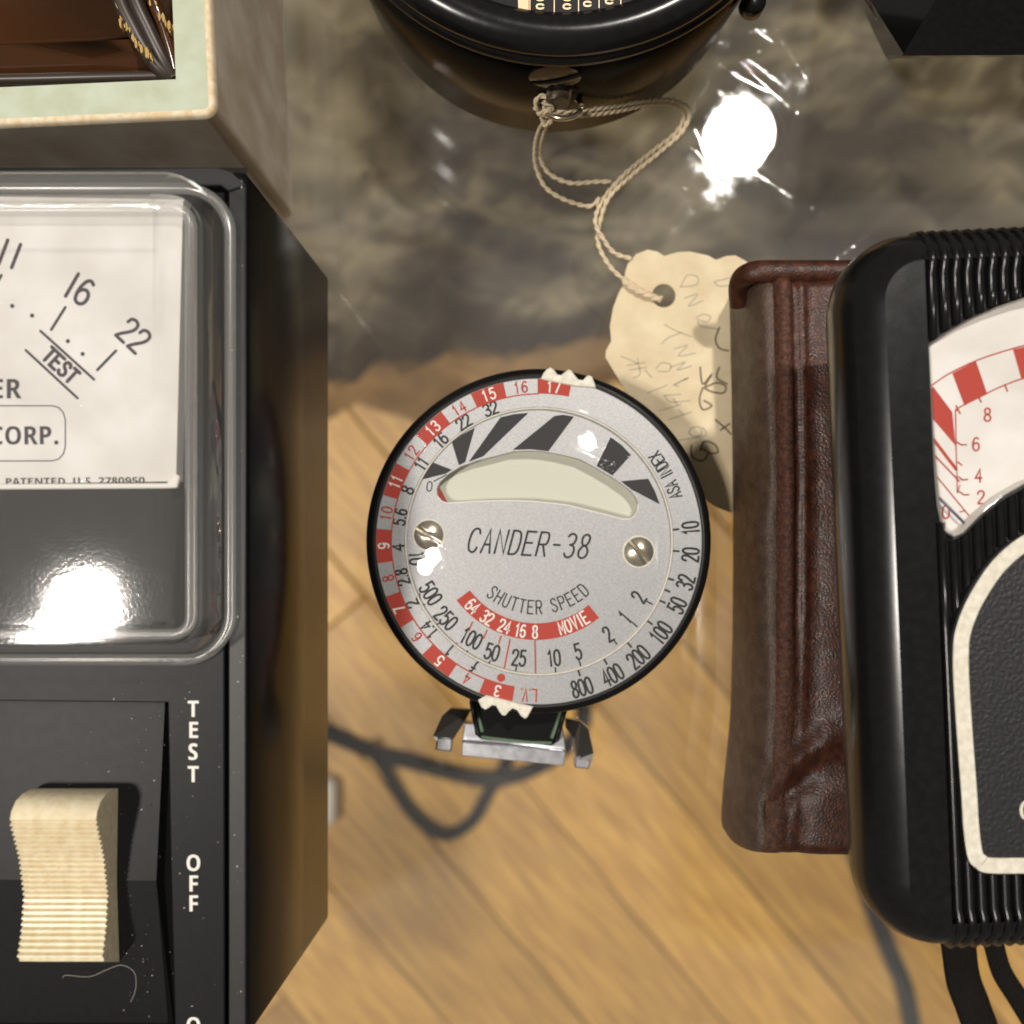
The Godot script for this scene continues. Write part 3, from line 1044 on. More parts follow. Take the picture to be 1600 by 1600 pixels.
	var frame := PackedVector2Array([P2(-400, 634, hi), P2(82, 634, hi), P2(92, 637, hi), P2(99, 645, hi), P2(102, 656, hi), P2(102, 698, hi), P2(99, 709, hi), P2(92, 717, hi), P2(82, 720, hi), P2(-400, 722, hi)])
	ribbon(ink, frame, 0.1, hi)
	part("dial_print", ink, M["violet black ink"], dial)
	type_part("dial_lettering", "CORP.", 37, 681, 28.0, hi, M["violet black ink"], dial, -0.5, 0.98)
	type_part("dial_lettering", "METER", -34, 608, 30.0, hi, M["violet black ink"], dial, 0.0, 1.0)
	type_part("dial_lettering", "PATENTED  U.S. 2780950", 117, 752, 11.0, hi, M["violet black ink"], dial, -0.5, 1.25)
	var grit := mat("grey dust", lin(0.42, 0.40, 0.36), 0.9)
	dust(t, [20, 1065, 345, 1065, 348, 1590, 285, 1590], top + 0.02, 45, 0.09, grit, 3)
	dust(t, [200, 1110, 245, 1110, 240, 1590, 190, 1590], 39.9, 60, 0.08, grit, 4)
	dust(t, [358, 300, 383, 300, 383, 1590, 358, 1590], top + 0.04, 40, 0.08, grit, 5)
	s = Shape.new()
	tube(s, smooth3(path3([98, 1528, 40.2, 104, 1524, 40.6, 140, 1526, 40.9, 165, 1516, 41.0, 190, 1508, 41.2, 210, 1520, 41.0, 212, 1545, 40.6, 204, 1566, 40.2]), 6), 0.02, 5)
	part("lint", s, grit, t)
	# clear window, an open shell with a rounded edge
	var co := rounded(-96.5, -29.4, -25.7, 13.4, 4.2, 10)
	s = Shape.new()
	rings = []
	for a in [[0.0, top + 0.02], [0.0, 45.6], [0.35, 47.4], [1.1, 48.8], [2.4, 49.7], [4.0, 50.0]]:
		rings.append(ring_at(inset(co, a[0]), a[1]))
	loft(s, rings)
	flat_poly(s, inset(co, 4.0), 50.0)
	var win := part("clear_window", s, M["clear acrylic"], t)
	s = Shape.new()
	rings = []
	for a in [[1.7, top + 0.02], [1.7, 45.4], [2.1, 46.8], [2.9, 47.6], [3.9, 48.0]]:
		rings.append(ring_at(inset(co, a[0]), a[1]))
	loft(s, rings)
	s.group = -1
	var inner := inset(co, 3.9)
	var tilt := PackedVector3Array()
	var ids2 := Geometry2D.triangulate_polygon(inner)
	for i in range(0, ids2.size(), 3):
		s.tri(Vector3(inner[ids2[i]].x, 48, inner[ids2[i]].y), Vector3(inner[ids2[i + 1]].x, 48, inner[ids2[i + 1]].y), Vector3(inner[ids2[i + 2]].x, 48, inner[ids2[i + 2]].y))
	part("inner_face", s, M["clean acrylic"], win)
	# moulded flange at the foot of the window and the bead round the card
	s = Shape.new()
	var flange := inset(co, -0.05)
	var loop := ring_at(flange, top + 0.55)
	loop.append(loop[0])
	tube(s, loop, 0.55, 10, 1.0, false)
	part("window_flange", s, M["milky acrylic edge"], win)
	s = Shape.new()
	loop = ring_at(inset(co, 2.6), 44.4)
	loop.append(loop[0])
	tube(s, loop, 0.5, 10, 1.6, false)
	part("window_bead", s, M["milky acrylic edge"], win)

func dust(parent: Node, region: Array, h: float, count: int, size: float, m: Material, seed_: int) -> void:
	var rng := RandomNumberGenerator.new()
	rng.seed = seed_
	var poly := path2(region, h)
	var s := Shape.new()
	s.group = -1
	var lo := Vector2(1e9, 1e9)
	var hi := Vector2(-1e9, -1e9)
	for p in poly:
		lo = lo.min(p)
		hi = hi.max(p)
	while count > 0:
		var p := Vector2(rng.randf_range(lo.x, hi.x), rng.randf_range(lo.y, hi.y))
		if not Geometry2D.is_point_in_polygon(p, poly):
			count -= 1 if rng.randf() < 0.02 else 0
			continue
		count -= 1
		var k := size * (0.3 + pow(rng.randf(), 4.0))
		var chip := PackedVector2Array()
		for i in 5:
			chip.append(p + Vector2(cos(TAU * i / 5), sin(TAU * i / 5)) * k * rng.randf_range(0.5, 1.2))
		prism(s, chip, h - 0.02, h + k * 0.5)
	part("dust", s, m, parent).set_meta("kind", "stuff")

# ---- open carton with a brown leather case in it
func turned(poly: PackedVector2Array, about: Vector2, deg: float) -> PackedVector2Array:
	var out := PackedVector2Array()
	for p in poly:
		out.append(about + (p - about).rotated(deg_to_rad(deg)))
	return out

func boxed_case() -> void:
	var corner := Vector2(-28.8, -38.6)
	var t := thing("card_box", "open white card box lined with mint green paper", "box", Vector3(-60, 0, -65))
	var o := turned(rounded(-112, -105, -28.8, -38.6, 1.3, 6), corner, -2.6)
	var s := Shape.new()
	var rings := []
	for a in [[0.0, 0.0], [0.05, 10.0], [-0.1, 22.0], [0.0, 34.2]]:
		rings.append(ring_at(inset(o, a[0]), a[1]))
	loft(s, rings)
	part("box_wall", s, M["grey white card"], t)
	s = Shape.new()
	rings = []
	for a in [[0.0, 34.2], [0.12, 34.7], [0.42, 34.95], [0.75, 34.8]]:
		rings.append(ring_at(inset(o, a[0]), a[1]))
	loft(s, rings)
	part("worn_edge", s, M["worn card edge"], t)
	s = Shape.new()
	s.group = 1
	loft(s, [ring_at(inset(o, 0.75), 34.8), ring_at(inset(o, 3.9), 34.6)])
	s.group = 2
	loft(s, [ring_at(inset(o, 3.9), 34.6), ring_at(inset(o, 3.9), 12.0)])
	part("lining", s, M["mint green paper"], t)
	s = Shape.new()
	s.group = -1
	flat_poly(s, inset(o, 3.9), 12.0)
	part("box_bottom", s, M["grey white card"], t)
	# printed leaflet along the inside
	s = Shape.new()
	s.group = -1
	prism(s, path2([-300, 145, 0, 133, 270, 122, 275, 134, 130, 149, 0, 160, -300, 172], 27.0), 26.8, 27.0)
	var leaf := part("leaflet", s, M["white dial card"], t)
	s = Shape.new()
	for x in [95.0, 162.0]:
		dash(s, x, 128, x + 1, 152, 2.0, 27.03)
	dash(s, -6, 130, 14, 160, 8.0, 27.03)
	part("leaflet_print", s, M["red ink"], leaf)
	t = thing("leather_case", "glazed dark brown leather case inside the open card box", "case", Vector3(-60, 14, -65))
	s = Shape.new()
	var lo := path2([-300, -200, 250, -200, 262, 60, 272, 118, 150, 124, 0, 130, -300, 140], 29.0)
	s.group = 1
	loft(s, [ring_at(lo, 12.2), ring_at(lo, 27.0), ring_at(inset(lo, 0.5), 28.4), ring_at(inset(lo, 1.4), 29.6), ring_at(inset(lo, 3.2), 30.6)])
	flat_poly(s, inset(lo, 3.2), 30.6)
	part("case_body", s, M["glazed brown leather"], t)
	for a in [[[176, -60, 31.0, 188, 0, 31.0, 206, 40, 30.8, 228, 80, 30.4, 252, 110, 29.8, 274, 128, 29.0], 0.85, "dark seam leather"], [[198, -60, 31.2, 212, 0, 31.2, 232, 45, 30.8, 254, 90, 30.2, 272, 120, 29.4], 0.8, "dark seam leather"], [[226, -60, 31.0, 240, 0, 31.0, 256, 40, 30.6, 270, 85, 30.0, 276, 110, 29.6], 0.7, "glazed brown leather"]]:
		s = Shape.new()
		tube(s, smooth3(path3(a[0]), 8), a[1], 10)
		part("seam_roll", s, M[a[2]], t)
	s = Shape.new()
	tube(s, smooth3(path3([-300, 128, 29.6, 0, 124, 29.8, 140, 121, 29.8, 272, 118, 29.4]), 8), 0.55, 10)
	part("seam_roll", s, M["dark seam leather"], t)
	var rng := RandomNumberGenerator.new()
	rng.seed = 5
	s = Shape.new()
	s.group = -1
	for i in 26:
		var f := rng.randf()
		var line: Array = [[180, -5], [186, 22], [198, 44], [206, 56], [220, 76], [238, 94], [250, 108]] if i % 3 else [[236, 0], [248, 22], [262, 36], [272, 50]]
		var q := f * (line.size() - 1)
		var i0 := int(q)
		var at := Vector2(line[i0][0], line[i0][1]).lerp(Vector2(line[mini(i0 + 1, line.size() - 1)][0], line[mini(i0 + 1, line.size() - 1)][1]), q - i0)
		at += Vector2(rng.randfn(0, 2.0), rng.randfn(0, 2.0))
		var chip := PackedVector2Array()
		var size := rng.randf_range(1.5, 4.0)
		for k in 7:
			chip.append(P2(at.x + cos(TAU * k / 7) * size * rng.randf_range(0.4, 1.0), at.y + (sin(TAU * k / 7) * 2.2 + cos(TAU * k / 7) * 0.8) * size * rng.randf_range(0.6, 1.3), 31.2))
		prism(s, chip, 30.4, 31.5 + rng.randf() * 0.35)
	var flakes := part("glue_flakes", s, M["flaked glue"], t)
	flakes.set_meta("kind", "stuff")

# ---- round black meter that the tag is tied to
func round_meter() -> void:
	var c := Vector3(5.2, 0, -74.7)
	var t := thing("round_meter", "glossy black round meter with brass figures and a side ring", "light meter", c)
	var s := Shape.new()
	lathe(s, [[0.0, 0.0], [24.2, 0.0], [24.9, 0.6], [25.9, 12.0], [26.6, 24.6], [26.2, 25.0]], c, 120)
	part("body", s, M["dull black paint"], t)
	s = Shape.new()
	lathe(s, [[26.2, 24.9], [27.1, 25.2], [27.35, 25.9], [27.1, 26.6], [26.6, 26.8]], c, 120)
	part("lower_ring", s, M["black bakelite"], t)
	s = Shape.new()
	lathe(s, [[26.6, 26.7], [27.0, 27.2], [27.0, 28.0], [26.4, 28.9], [25.2, 29.4], [23.9, 29.3], [23.0, 28.6], [22.6, 28.0]], c, 120)
	part("bezel", s, M["black bakelite"], t)
	s = Shape.new()
	lathe(s, [[22.7, 28.0], [0.0, 28.0]], c, 120)
	var face := part("scale_disc", s, M["satin black panel"], t)
	s = Shape.new()
	var hi := 28.04
	for a in [[844, 0], [886, 0], [918, -4], [952, -8]]:
		write(s, "0", a[0], a[1] + 10, 11.0, 90.0, 3.0, hi, 1.0)
		write(s, "0", a[0], a[1] - 3, 11.0, 90.0, 3.0, hi, 1.0)
		write(s, "5", a[0], a[1] - 16, 11.0, 90.0, 3.0, hi, 1.0)
	for a in [[828, 22], [866, 20], [904, 17], [936, 12], [970, 6]]:
		dash(s, a[0], a[1], a[0], a[1] - 46, 1.6, hi)
	part("brass_print", s, M["brass figures"], face)
	s = Shape.new()
	s.group = -1
	flat_poly(s, path2([808, -40, 826, -40, 826, 17, 810, 18], hi), hi)
	part("brass_patch", s, M["brass figures"], face)
	# slotted lug screw in the front wall (axis level), and the split ring under it
	s = Shape.new()
	var q := Vector3(P(868, 110, 23.5).x, 22.4, c.z + 26.3)
	screw_head(s, Vector3.ZERO, 2.9, 0.25, -24.0, 0.34)
	for i in s.v.size():
		s.v[i] = q + Vector3(s.v[i].x, -s.v[i].z, s.v[i].y + 0.5)
	part("lug_screw", s, M["black bakelite"], t)
	s = Shape.new()
	prism(s, rounded(-1.4, -3.4, 1.4, 3.4, 1.2, 5), 0.0, 1.3, 0.3)
	for i in s.v.size():
		s.v[i] = q + Vector3(s.v[i].x + 0.6, -s.v[i].z - 5.4, s.v[i].y - 0.1)
	part("lug", s, M["black bakelite"], t)
	s = Shape.new()
	var ring := PackedVector3Array()
	var rc := P(878, 166, 14.0)
	for i in 33:
		var a := TAU * i / 32.0 * 0.93 + 0.4
		ring.append(rc + Vector3(cos(a) * 2.3, sin(a) * 1.5 , sin(a) * 2.0))
	tube(s, ring, 0.36, 10)
	part("split_ring", s, M["nickel"], t)
	s = Shape.new()
	var kn := Vector3(P(1178, 2, 18).x, 16, P(1178, 2, 18).z)
	lathe(s, [[0.001, 2.4], [1.1, 2.3], [1.4, 2.0], [1.4, 0.3], [1.1, 0.0], [0.001, 0.0]], kn, 24)
	part("side_knob", s, M["black bakelite"], t)

# ---- paper tag and its string
func strand(s: Shape, p: PackedVector3Array, thick: float, pitch: float) -> void:
	# two plies twisted round one another
	var fine := smooth3(p, 24)
	for ply in 2:
		var line := PackedVector3Array()
		var run := 0.0
		for i in fine.size():
			if i: run += fine[i].distance_to(fine[i - 1])
			var tan := (fine[mini(i + 1, fine.size() - 1)] - fine[maxi(i - 1, 0)]).normalized()
			var a := tan.cross(Vector3.UP).normalized()
			var b := a.cross(tan)
			var w := TAU * run / pitch + PI * ply
			line.append(fine[i] + (a * cos(w) + b * sin(w)) * thick * 0.5)
		tube(s, line, thick * 0.62, 7)

func price_tag() -> void:
	var h := 0.34
	var t := thing("paper_tag", "buff scalloped paper tag with handwriting, tied on with string", "tag", P(1050, 560, 0))
	var o := path2([977, 425, 981, 412, 994, 397, 1012, 390, 1027, 393, 1038, 400, 1059, 394, 1078, 393, 1106, 399, 1119, 406, 1134, 400, 1149, 399, 1166, 408, 1177, 425, 1180, 450, 1176, 480, 1182, 520, 1184, 600, 1184, 790, 1165, 803, 1142, 801, 1119, 792, 1106, 783, 1040, 698, 981, 616, 956, 575, 946, 558, 947, 547, 955, 533, 953, 509, 958, 481, 967, 457, 975, 442], h)
	var hole := PackedVector2Array()
	for i in 24:
		hole.append(P2(1037 + cos(TAU * i / 24) * 18.5, 462 + sin(TAU * i / 24) * 18.5, h))
	var s := Shape.new()
	s.group = -1
	flat_hole(s, o, hole, h)
	loft(s, [ring_at(o, 0.04), ring_at(o, h)])
	loft(s, [ring_at(hole, 0.04), ring_at(hole, h)])
	flat_hole(s, o, hole, 0.04)
	var paper := part("paper", s, M["buff card"], t)
	# handwriting: glare painted as paler strokes, shade as darker ones
	var hi := h + 0.02
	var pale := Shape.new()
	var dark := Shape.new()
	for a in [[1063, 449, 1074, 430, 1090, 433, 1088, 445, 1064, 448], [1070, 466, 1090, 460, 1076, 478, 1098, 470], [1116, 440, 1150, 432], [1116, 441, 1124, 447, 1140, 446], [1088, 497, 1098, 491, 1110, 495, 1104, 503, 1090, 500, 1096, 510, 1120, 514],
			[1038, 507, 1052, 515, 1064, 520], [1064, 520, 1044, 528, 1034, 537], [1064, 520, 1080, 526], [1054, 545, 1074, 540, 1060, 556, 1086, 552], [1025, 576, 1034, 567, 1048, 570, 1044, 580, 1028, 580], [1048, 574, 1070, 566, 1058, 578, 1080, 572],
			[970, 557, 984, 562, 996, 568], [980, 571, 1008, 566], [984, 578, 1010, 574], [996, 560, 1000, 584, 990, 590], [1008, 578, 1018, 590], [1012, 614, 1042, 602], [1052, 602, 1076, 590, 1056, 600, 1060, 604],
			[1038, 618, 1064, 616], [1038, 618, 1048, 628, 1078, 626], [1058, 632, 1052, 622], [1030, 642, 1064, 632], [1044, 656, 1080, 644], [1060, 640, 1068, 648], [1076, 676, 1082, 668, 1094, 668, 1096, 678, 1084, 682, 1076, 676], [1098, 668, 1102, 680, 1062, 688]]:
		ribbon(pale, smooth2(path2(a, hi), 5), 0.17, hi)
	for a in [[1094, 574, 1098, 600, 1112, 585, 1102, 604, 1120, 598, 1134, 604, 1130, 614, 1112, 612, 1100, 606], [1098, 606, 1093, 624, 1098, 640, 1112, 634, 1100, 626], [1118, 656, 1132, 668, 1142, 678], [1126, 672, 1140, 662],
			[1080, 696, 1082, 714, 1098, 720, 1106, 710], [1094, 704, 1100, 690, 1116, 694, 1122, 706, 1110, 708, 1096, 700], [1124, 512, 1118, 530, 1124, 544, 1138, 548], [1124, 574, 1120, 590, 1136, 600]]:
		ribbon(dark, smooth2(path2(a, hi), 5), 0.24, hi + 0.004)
	part("lit_writing", pale, M["lit writing"], paper)
	part("shaded_writing", dark, M["shaded writing"], paper)
	# string: two doubled runs from the ring down to the hole
	s = Shape.new()
	for a in [[846, 158, 15.0, 870, 172, 14.5, 910, 172, 13.0, 960, 166, 10.0, 1010, 157, 7.0, 1052, 157, 4.0, 1077, 172, 2.0, 1066, 205, 1.2, 1030, 238, 1.2, 985, 275, 1.4, 952, 308, 2.0, 938, 345, 1.2, 934, 378, 1.0, 950, 412, 1.2, 974, 436, 1.0, 1010, 458, 1.2, 1034, 466, 0.6],
			[848, 168, 15.2, 872, 180, 14.2, 915, 180, 12.4, 962, 174, 9.4, 1012, 164, 6.0, 1046, 162, 3.4, 1068, 176, 1.6, 1058, 205, 1.0, 1022, 234, 1.0, 976, 272, 2.2, 942, 312, 1.0, 930, 345, 1.8, 942, 372, 1.6, 960, 395, 1.0, 986, 404, 0.9],
			[852, 190, 13.0, 842, 205, 9.0, 836, 232, 5.0, 838, 262, 2.0, 852, 292, 1.0, 878, 310, 1.0, 915, 322, 1.0, 930, 318, 1.4, 936, 308, 1.6],
			[858, 190, 13.0, 850, 208, 8.5, 844, 235, 4.0, 848, 256, 2.0, 862, 274, 1.0, 892, 286, 0.9, 930, 284, 0.9, 955, 284, 1.6],
			[974, 440, 0.9, 990, 452, 1.0, 1012, 462, 1.1, 1032, 470, 0.6]]:
		strand(s, path3(a), 0.28, 2.3)
	# knot at the ring
	for a in [[838, 172, 15.0, 838, 156, 16.0, 848, 150, 16.2, 858, 158, 16.0, 856, 172, 15.2, 842, 178, 15.0], [836, 168, 14.2, 844, 178, 14.6, 856, 180, 14.4, 862, 168, 15.6, 850, 160, 16.4], [846, 182, 13.6, 852, 196, 12.6, 862, 186, 13.6, 858, 174, 14.8]]:
		strand(s, path3(a), 0.28, 2.3)
	part("string", s, M["cotton string"], t)

# ---- leather pouch under the ribbed meter
func leather_pouch() -> void:
	var t := thing("leather_pouch", "worn red brown leather pouch under the ribbed black meter", "pouch", Vector3(52, 0.45, 5))
	var wob := FastNoiseLite.new()
	wob.seed = 4
	wob.frequency = 0.045
	# section across the pouch (distance from its side, height), from the glass up the wall and over the top
	var wall := [[0.5, 0.45], [0.05, 1.4], [0.0, 3.5], [0.05, 6.0], [0.15, 8.5], [0.35, 10.5], [0.75, 12.2], [1.35, 13.5], [2.0, 14.1], [2.5, 14.0]]
	var roll := [[2.5, 14.0], [2.7, 14.6], [3.05, 15.2], [3.5, 15.5], [3.95, 15.45], [4.35, 15.0], [4.6, 14.45]]
	var skin := [[4.6, 14.45], [5.0, 14.3], [5.35, 14.55], [5.75, 14.75], [6.15, 14.55], [6.6, 14.4], [7.5, 14.6], [9.0, 14.9], [12.0, 15.2], [20.0, 15.6], [34.0, 15.6], [50.0, 15.4], [57.0, 14.0], [57.8, 11.0], [58.0, 0.45]]
	for a in [["side_wall", wall, "dull leather side"], ["rolled_edge", roll, "scuffed leather edge"], ["top_skin", skin, "red brown leather"]]:
		var s := Shape.new()
		var rings := []
		var n := 96
		for j in n + 1:
			var z := lerpf(-29.0, 41.8, float(j) / n)
			# both ends round down to the glass; the far end is pinched
			var e := minf(z + 29.0, 41.8 - z)
			var fall := 1.0 if e > 2.4 else sqrt(maxf(1.0 - pow(1.0 - e / 2.4, 2.0), 0.0))
			var lean := 0.9 * smoothstep(24.0, 40.0, z) - 0.5 * sin((z + 28.0) * 0.05)
			var ring := PackedVector3Array()
			for q in a[1]:
				var w: float = q[0]
				var h: float = q[1]
				var ridge: float = h - (14.2 if w > 2.4 and w < 7.0 else h)
				h -= ridge * smoothstep(8.0, 26.0, z) * 0.75          # the roll flattens out lower down
				var x := 28.2 + w - lean * (1.0 - smoothstep(8.0, 14.0, w))
				var bump := wob.get_noise_3d(x * 1.4, h * 1.5, z) * 0.55 * smoothstep(0.5, 4.0, h)
				if w > 2.0:
					# slanting fold near the lower corner
					var d := absf((x - 36.0) * 0.62 + (z - 27.0) * 0.78)
					bump += 1.1 * exp(-d * d * 0.8) * smoothstep(14.0, 22.0, z)
					d = absf((x - 36.0) * 0.62 + (z - 30.4) * 0.78)
					bump -= 0.8 * exp(-d * d * 1.2) * smoothstep(14.0, 22.0, z)
				h = 0.45 + (h - 0.45) * (0.12 + 0.88 * fall) + bump * fall
				ring.append(Vector3(x + (bump * 0.8 if w < 2.0 else 0.0) + (1.0 - fall) * 0.9 * (1.0 - smoothstep(0.0, 4.0, w)), maxf(h, 0.45), z))
			rings.append(ring)
		loft(s, rings, false)
		part(a[0], s, M[a[2]], t)
	# the flap's end turned over at the mouth, with the dark opening inside the turn
	var s2 := Shape.new()
	tube(s2, smooth3(path3([1156, 474, 8.6, 1155, 450, 10.6, 1162, 434, 12.4, 1177, 426, 13.4, 1198, 424, 13.7, 1230, 424, 13.7, 1420, 424, 13.7]), 10), 1.35, 12, 0.7)
	part("mouth_lip", s2, M["red brown leather"], t)

# ---- ribbed black meter lying on the pouch
func ribbed_meter() -> void:
	var t := thing("ribbed_meter", "black ribbed meter with red and white scale window and white outlined plate", "light meter", Vector3(62, 16.4, 6))
	var o := rounded(29.4, -26.6, 100, 38.6, 7.0, 14)
	var s := Shape.new()
	var rings := []
	for a in [[10.0, 16.2], [7.6, 17.0], [6.2, 20.0], [4.8, 24.0], [3.2, 29.0], [1.5, 34.0], [0.3, 38.5], [0.25, 41.0], [0.9, 43.0], [2.0, 44.3], [3.4, 44.9], [4.8, 45.1], [6.0, 44.9], [6.7, 44.3], [7.0, 43.6]]:
		rings.append(ring_at(inset_round(30.4, -26.6, 100, 38.6, 7.0, a[0]), a[1]))
	# only the side next to the pouch and the corners carry the thick smooth border
	loft(s, rings.slice(0, 11))
	var win := path2([1447, 541, 1475, 521, 1515, 498, 1555, 481, 1600, 466, 1680, 448, 1760, 442, 1760, 720, 1680, 725, 1600, 753, 1560, 776, 1525, 806, 1500, 832, 1487, 838, 1472, 828, 1464, 790, 1455, 690], 44.0)
	var mid_at := Vector2(62, 6)
	var tilt := -2.4
	var win_in := turned(win, mid_at, -tilt)
	var edge_ring: PackedVector3Array = rings[10]
	var flat := PackedVector2Array()
	for p in edge_ring:
		flat.append(Vector2(p.x, p.z))
	# smooth border strip beside the ribs
	var border_right := P(1466, 0, 44.9).x
	var strip := []
	for b in Geometry2D.intersect_polygons(flat, PackedVector2Array([Vector2(0, -100), Vector2(border_right, -100), Vector2(border_right, 100), Vector2(0, 100)])):
		s.group = 5
		flat_poly(s, b, 44.9)
	spin(s, mid_at, tilt)
	part("body", s, M["black bakelite"], t)
	s = Shape.new()
	var z0 := -23.6
	var z1 := 35.6
	s.group = -1
	var deck := PackedVector2Array([Vector2(border_right, z0), Vector2(97, z0), Vector2(97, z1), Vector2(border_right, z1)])
	flat_hole(s, deck, win_in, 44.0)
	s.quad(Vector3(border_right, 44.9, z0), Vector3(border_right, 44.9, z1), Vector3(border_right, 44.0, z1), Vector3(border_right, 44.0, z0))
	spin(s, mid_at, tilt)
	part("rib_bed", s, M["black bakelite"], t)
	# ribs, cut off at the window
	var x := border_right + 0.75
	while x < 95.0:
		var cuts := [[-26.2, z1 + 2.6]]
		var hit := []
		for i in win_in.size():
			var a := win_in[i]
			var b := win_in[(i + 1) % win_in.size()]
			if (a.x - x) * (b.x - x) < 0.0:
				hit.append(lerpf(a.y, b.y, (x - a.x) / (b.x - a.x)))
		hit.sort()
		if hit.size() >= 2:
			cuts = [[-26.2, hit[0] - 0.25], [hit[hit.size() - 1] + 0.35, z1 + 2.6]]
		for cut in cuts:
			s = Shape.new()
			var line := PackedVector3Array()
			if cut[0] < -25.0:
				for q in [[40.4, -26.35], [42.4, -26.0], [43.7, -25.1], [44.6, -23.9], [44.75, -22.9], [44.35, -22.0]]:
					line.append(Vector3(x, q[0], q[1]))
			else:
				line.append(Vector3(x, 44.1, cut[0]))
			line.append(Vector3(x, 44.3, lerpf(maxf(cut[0], -21.0), minf(cut[1], 33.0), 0.3)))
			if cut[1] > 36.0:
				for q in [[44.35, 34.0], [44.75, 34.9], [44.6, 35.9], [43.7, 37.1], [42.4, 38.0], [40.4, 38.35]]:
					line.append(Vector3(x, q[0], q[1]))
			else:
				line.append(Vector3(x, 44.1, cut[1]))
			tube(s, line, 0.40, 10, 1.0)
			spin(s, mid_at, tilt)
			part("rib", s, M["black bakelite"], t)
		x += 1.06
	# scale window
	var hd := 42.5
	s = Shape.new()
	s.group = 1
	loft(s, [ring_at(win, 44.6), ring_at(win, hd)])
	part("window_wall", s, M["white ink"], t)
	s = Shape.new()
	s.group = -1
	flat_poly(s, path2([1400, 400, 1800, 400, 1800, 860, 1400, 860], hd), hd)
	var dial := part("scale_card", s, M["white dial card"], t)
	var red := Shape.new()
	var ink := hd + 0.03
	var mid := smooth2(path2([1436, 618, 1470, 592, 1500, 575, 1540, 558, 1600, 540, 1660, 528, 1720, 522], ink), 6)
	ribbon(red, mid, 0.13, ink)
	mid = smooth2(path2([1494, 642, 1500, 636, 1530, 621, 1560, 606, 1600, 591, 1660, 577, 1720, 570], ink), 6)
	ribbon(red, mid, 0.13, ink)
	for a in [[1488, 583, 1525, 564, 1542, 614, 1507, 634], [1583, 546, 1640, 533, 1648, 579, 1596, 592], [1440, 618, 1458, 604, 1488, 644, 1493, 696, 1440, 634]]:
		flat_poly(red, path2(a, ink + 0.006), ink + 0.006)
	for a in [[1440, 662, 1494, 733, 5.0], [1440, 690, 1499, 752, 2.4], [1442, 718, 1516, 808, 2.0], [1493, 640, 1494, 700, 2.0], [1494, 700, 1496, 770, 1.8], [1496, 770, 1500, 758, 1.8], [1494, 690, 1502, 695, 2.4], [1502, 695, 1510, 695, 2.4], [1497, 722, 1503, 727, 2.4], [1498, 745, 1504, 750, 2.4], [1504, 750, 1512, 749, 2.4], [1499, 768, 1506, 773, 2.4], [1506, 773, 1514, 773, 2.4], [1528, 618, 1533, 628, 2.6], [1570, 601, 1574, 611, 2.6], [1494, 634, 1500, 646, 2.6], [1500, 800, 1508, 798, 2.0]]:
		dash(red, a[0], a[1], a[2], a[3], a[4], ink + 0.012)
	for a in [["8", 1543, 648], ["6", 1525, 694], ["4", 1529, 743], ["2", 1533, 777], ["0", 1478, 800]]:
		write(red, a[0], a[1], a[2], 20.0, 0.0, 2.8, ink + 0.016, 0.8)
	part("red_print", red, M["red ink"], dial)
	s = Shape.new()
	tube(s, path3([1440, 750, hd + 0.6, 1466, 777, hd + 0.6, 1507, 818, hd + 0.6]), 0.13, 6)
	part("needle", s, M["blue black needle"], t)
	s = Shape.new()
	s.group = -1
	flat_poly(s, inset(win, 0.03), 43.9)
	part("window_glass", s, M["clean acrylic"], t)
	s = Shape.new()
	tube(s, path3([1488, 838, 44.6, 1502, 832, 44.6, 1528, 806, 44.6, 1562, 778, 44.6, 1602, 756, 44.6, 1680, 728, 44.6]), 0.3, 8)
	part("window_bead", s, M["clean acrylic"], t)
	# raised plate with white outline
	var hp := 45.2
	s = Shape.new()
	prism(s, smooth2(path2([1760, 800, 1660, 812, 1600, 833, 1550, 871, 1510, 930, 1490, 985, 1487, 1020, 1488, 1070, 1495, 1160, 1501, 1240, 1504, 1290, 1512, 1340, 1528, 1361, 1548, 1367, 1620, 1367, 1760, 1367], hp), 3, false), 44.0, hp, 0.12)
	var plate := part("name_plate", s, M["black leatherette"], t)
	s = Shape.new()
	ribbon(s, smooth2(path2([1760, 815, 1660, 826, 1606, 846, 1560, 884, 1524, 938, 1505, 985, 1501, 1020, 1502, 1070, 1508, 1160, 1514, 1240, 1517, 1290, 1523, 1334, 1532, 1346, 1548, 1352, 1620, 1352, 1760, 1352], hp), 5), 1.35, hp + 0.06)
	part("white_outline", s, M["cream white paint"], plate)
	s = Shape.new()
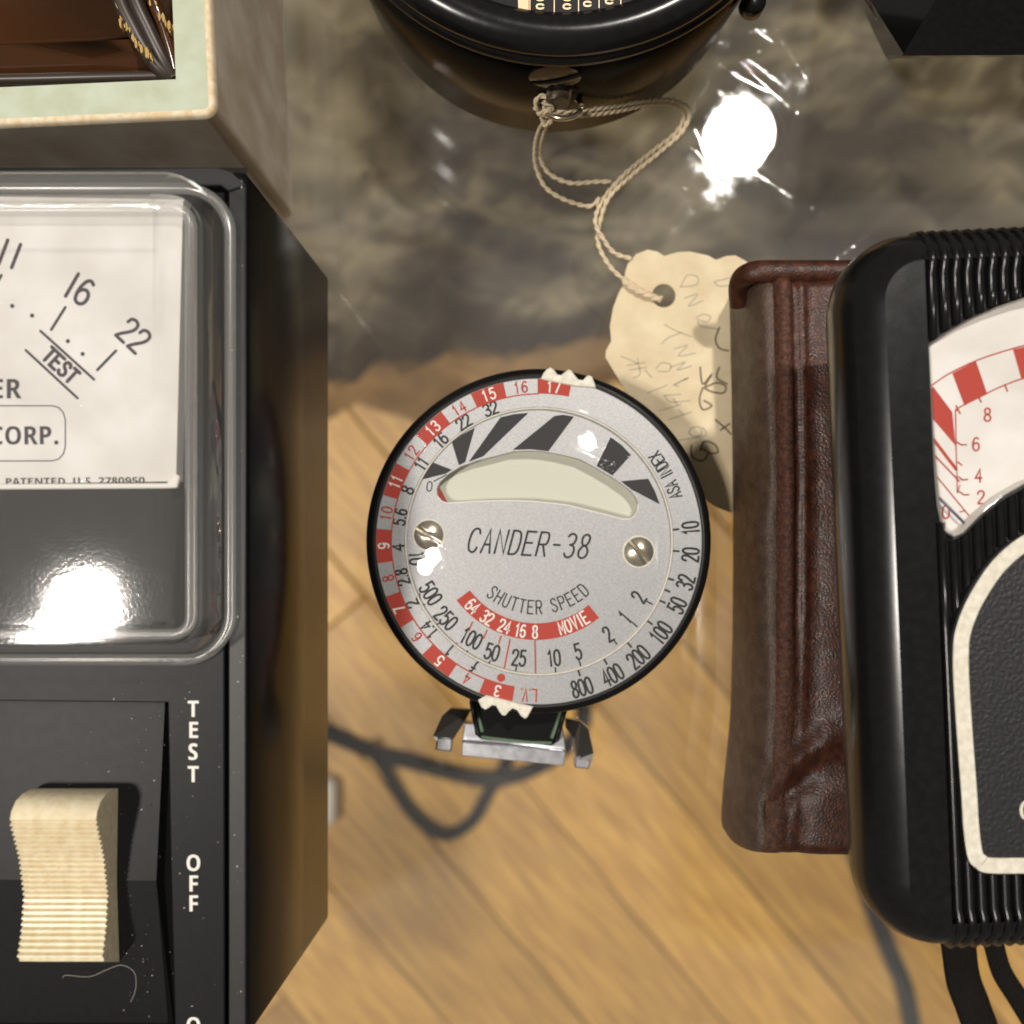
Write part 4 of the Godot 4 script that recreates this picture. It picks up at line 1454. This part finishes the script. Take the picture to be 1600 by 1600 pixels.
	write(s, "C", 1604, 1266, 26.0, 0.0, 5.0, hp + 0.06, 1.0)
	part("white_letter", s, M["cream white paint"], plate)
	# carrying strap, two flat tails running off below
	for a in [[[1492, 1440, 9.0, 1498, 1480, 5.0, 1505, 1530, 1.6, 1520, 1572, 1.0, 1540, 1630, 0.9, 1560, 1700, 0.9], 2.3], [[1545, 1440, 9.0, 1554, 1480, 5.0, 1566, 1520, 2.0, 1592, 1562, 1.2, 1625, 1620, 0.9, 1660, 1700, 0.9], 1.35]]:
		s = Shape.new()
		tube(s, smooth3(path3(a[0]), 10), a[1], 10, 0.28)
		part("strap", s, M["black webbing"], t)

func spin(s: Shape, about: Vector2, deg: float) -> void:
	for i in s.v.size():
		var p := about + (Vector2(s.v[i].x, s.v[i].z) - about).rotated(deg_to_rad(deg))
		s.v[i] = Vector3(p.x, s.v[i].y, p.y)

func inset_round(x0: float, z0: float, x1: float, z1: float, r: float, d: float) -> PackedVector2Array:
	return rounded(x0 + d, z0 + d, x1 - d, z1 - d, maxf(r - d, 0.4), 14)

# ---- black angular housing at the far corner
func black_finder() -> void:
	var t := thing("black_finder", "angular black plastic housing with a slanted corner and chrome trim", "camera part", P(1500, 20, 0))
	var low := path2([1389, 94, 1396, 91, 1800, 86, 1800, -300, 1290, -300, 1290, -110, 1383, 88], 0.0)
	var s := Shape.new()
	var h := 24.0
	var up := path2([1408, 86, 1414, 87, 1950, 84, 1950, -460, 1600, -460, 1520, -100, 1412, 84], h)
	s.group = -1
	var lo3 := ring_at(low, 0.0)
	var up3 := ring_at(up, h)
	loft(s, [lo3, up3])
	var ids := Geometry2D.triangulate_polygon(up)
	for i in range(0, ids.size(), 3):
		s.tri(up3[ids[i]], up3[ids[i + 1]], up3[ids[i + 2]])
	part("housing", s, M["polished black"], t)
	s = Shape.new()
	s.group = -1
	tube(s, path3([1349, -10, 11.0, 1372, 26, 12.0, 1392, 46, 14.0, 1404, 40, 16.0, 1420, 10, 18.0, 1430, -10, 19.0]), 0.35, 8)
	part("chrome_trim", s, M["worn chrome"], t)
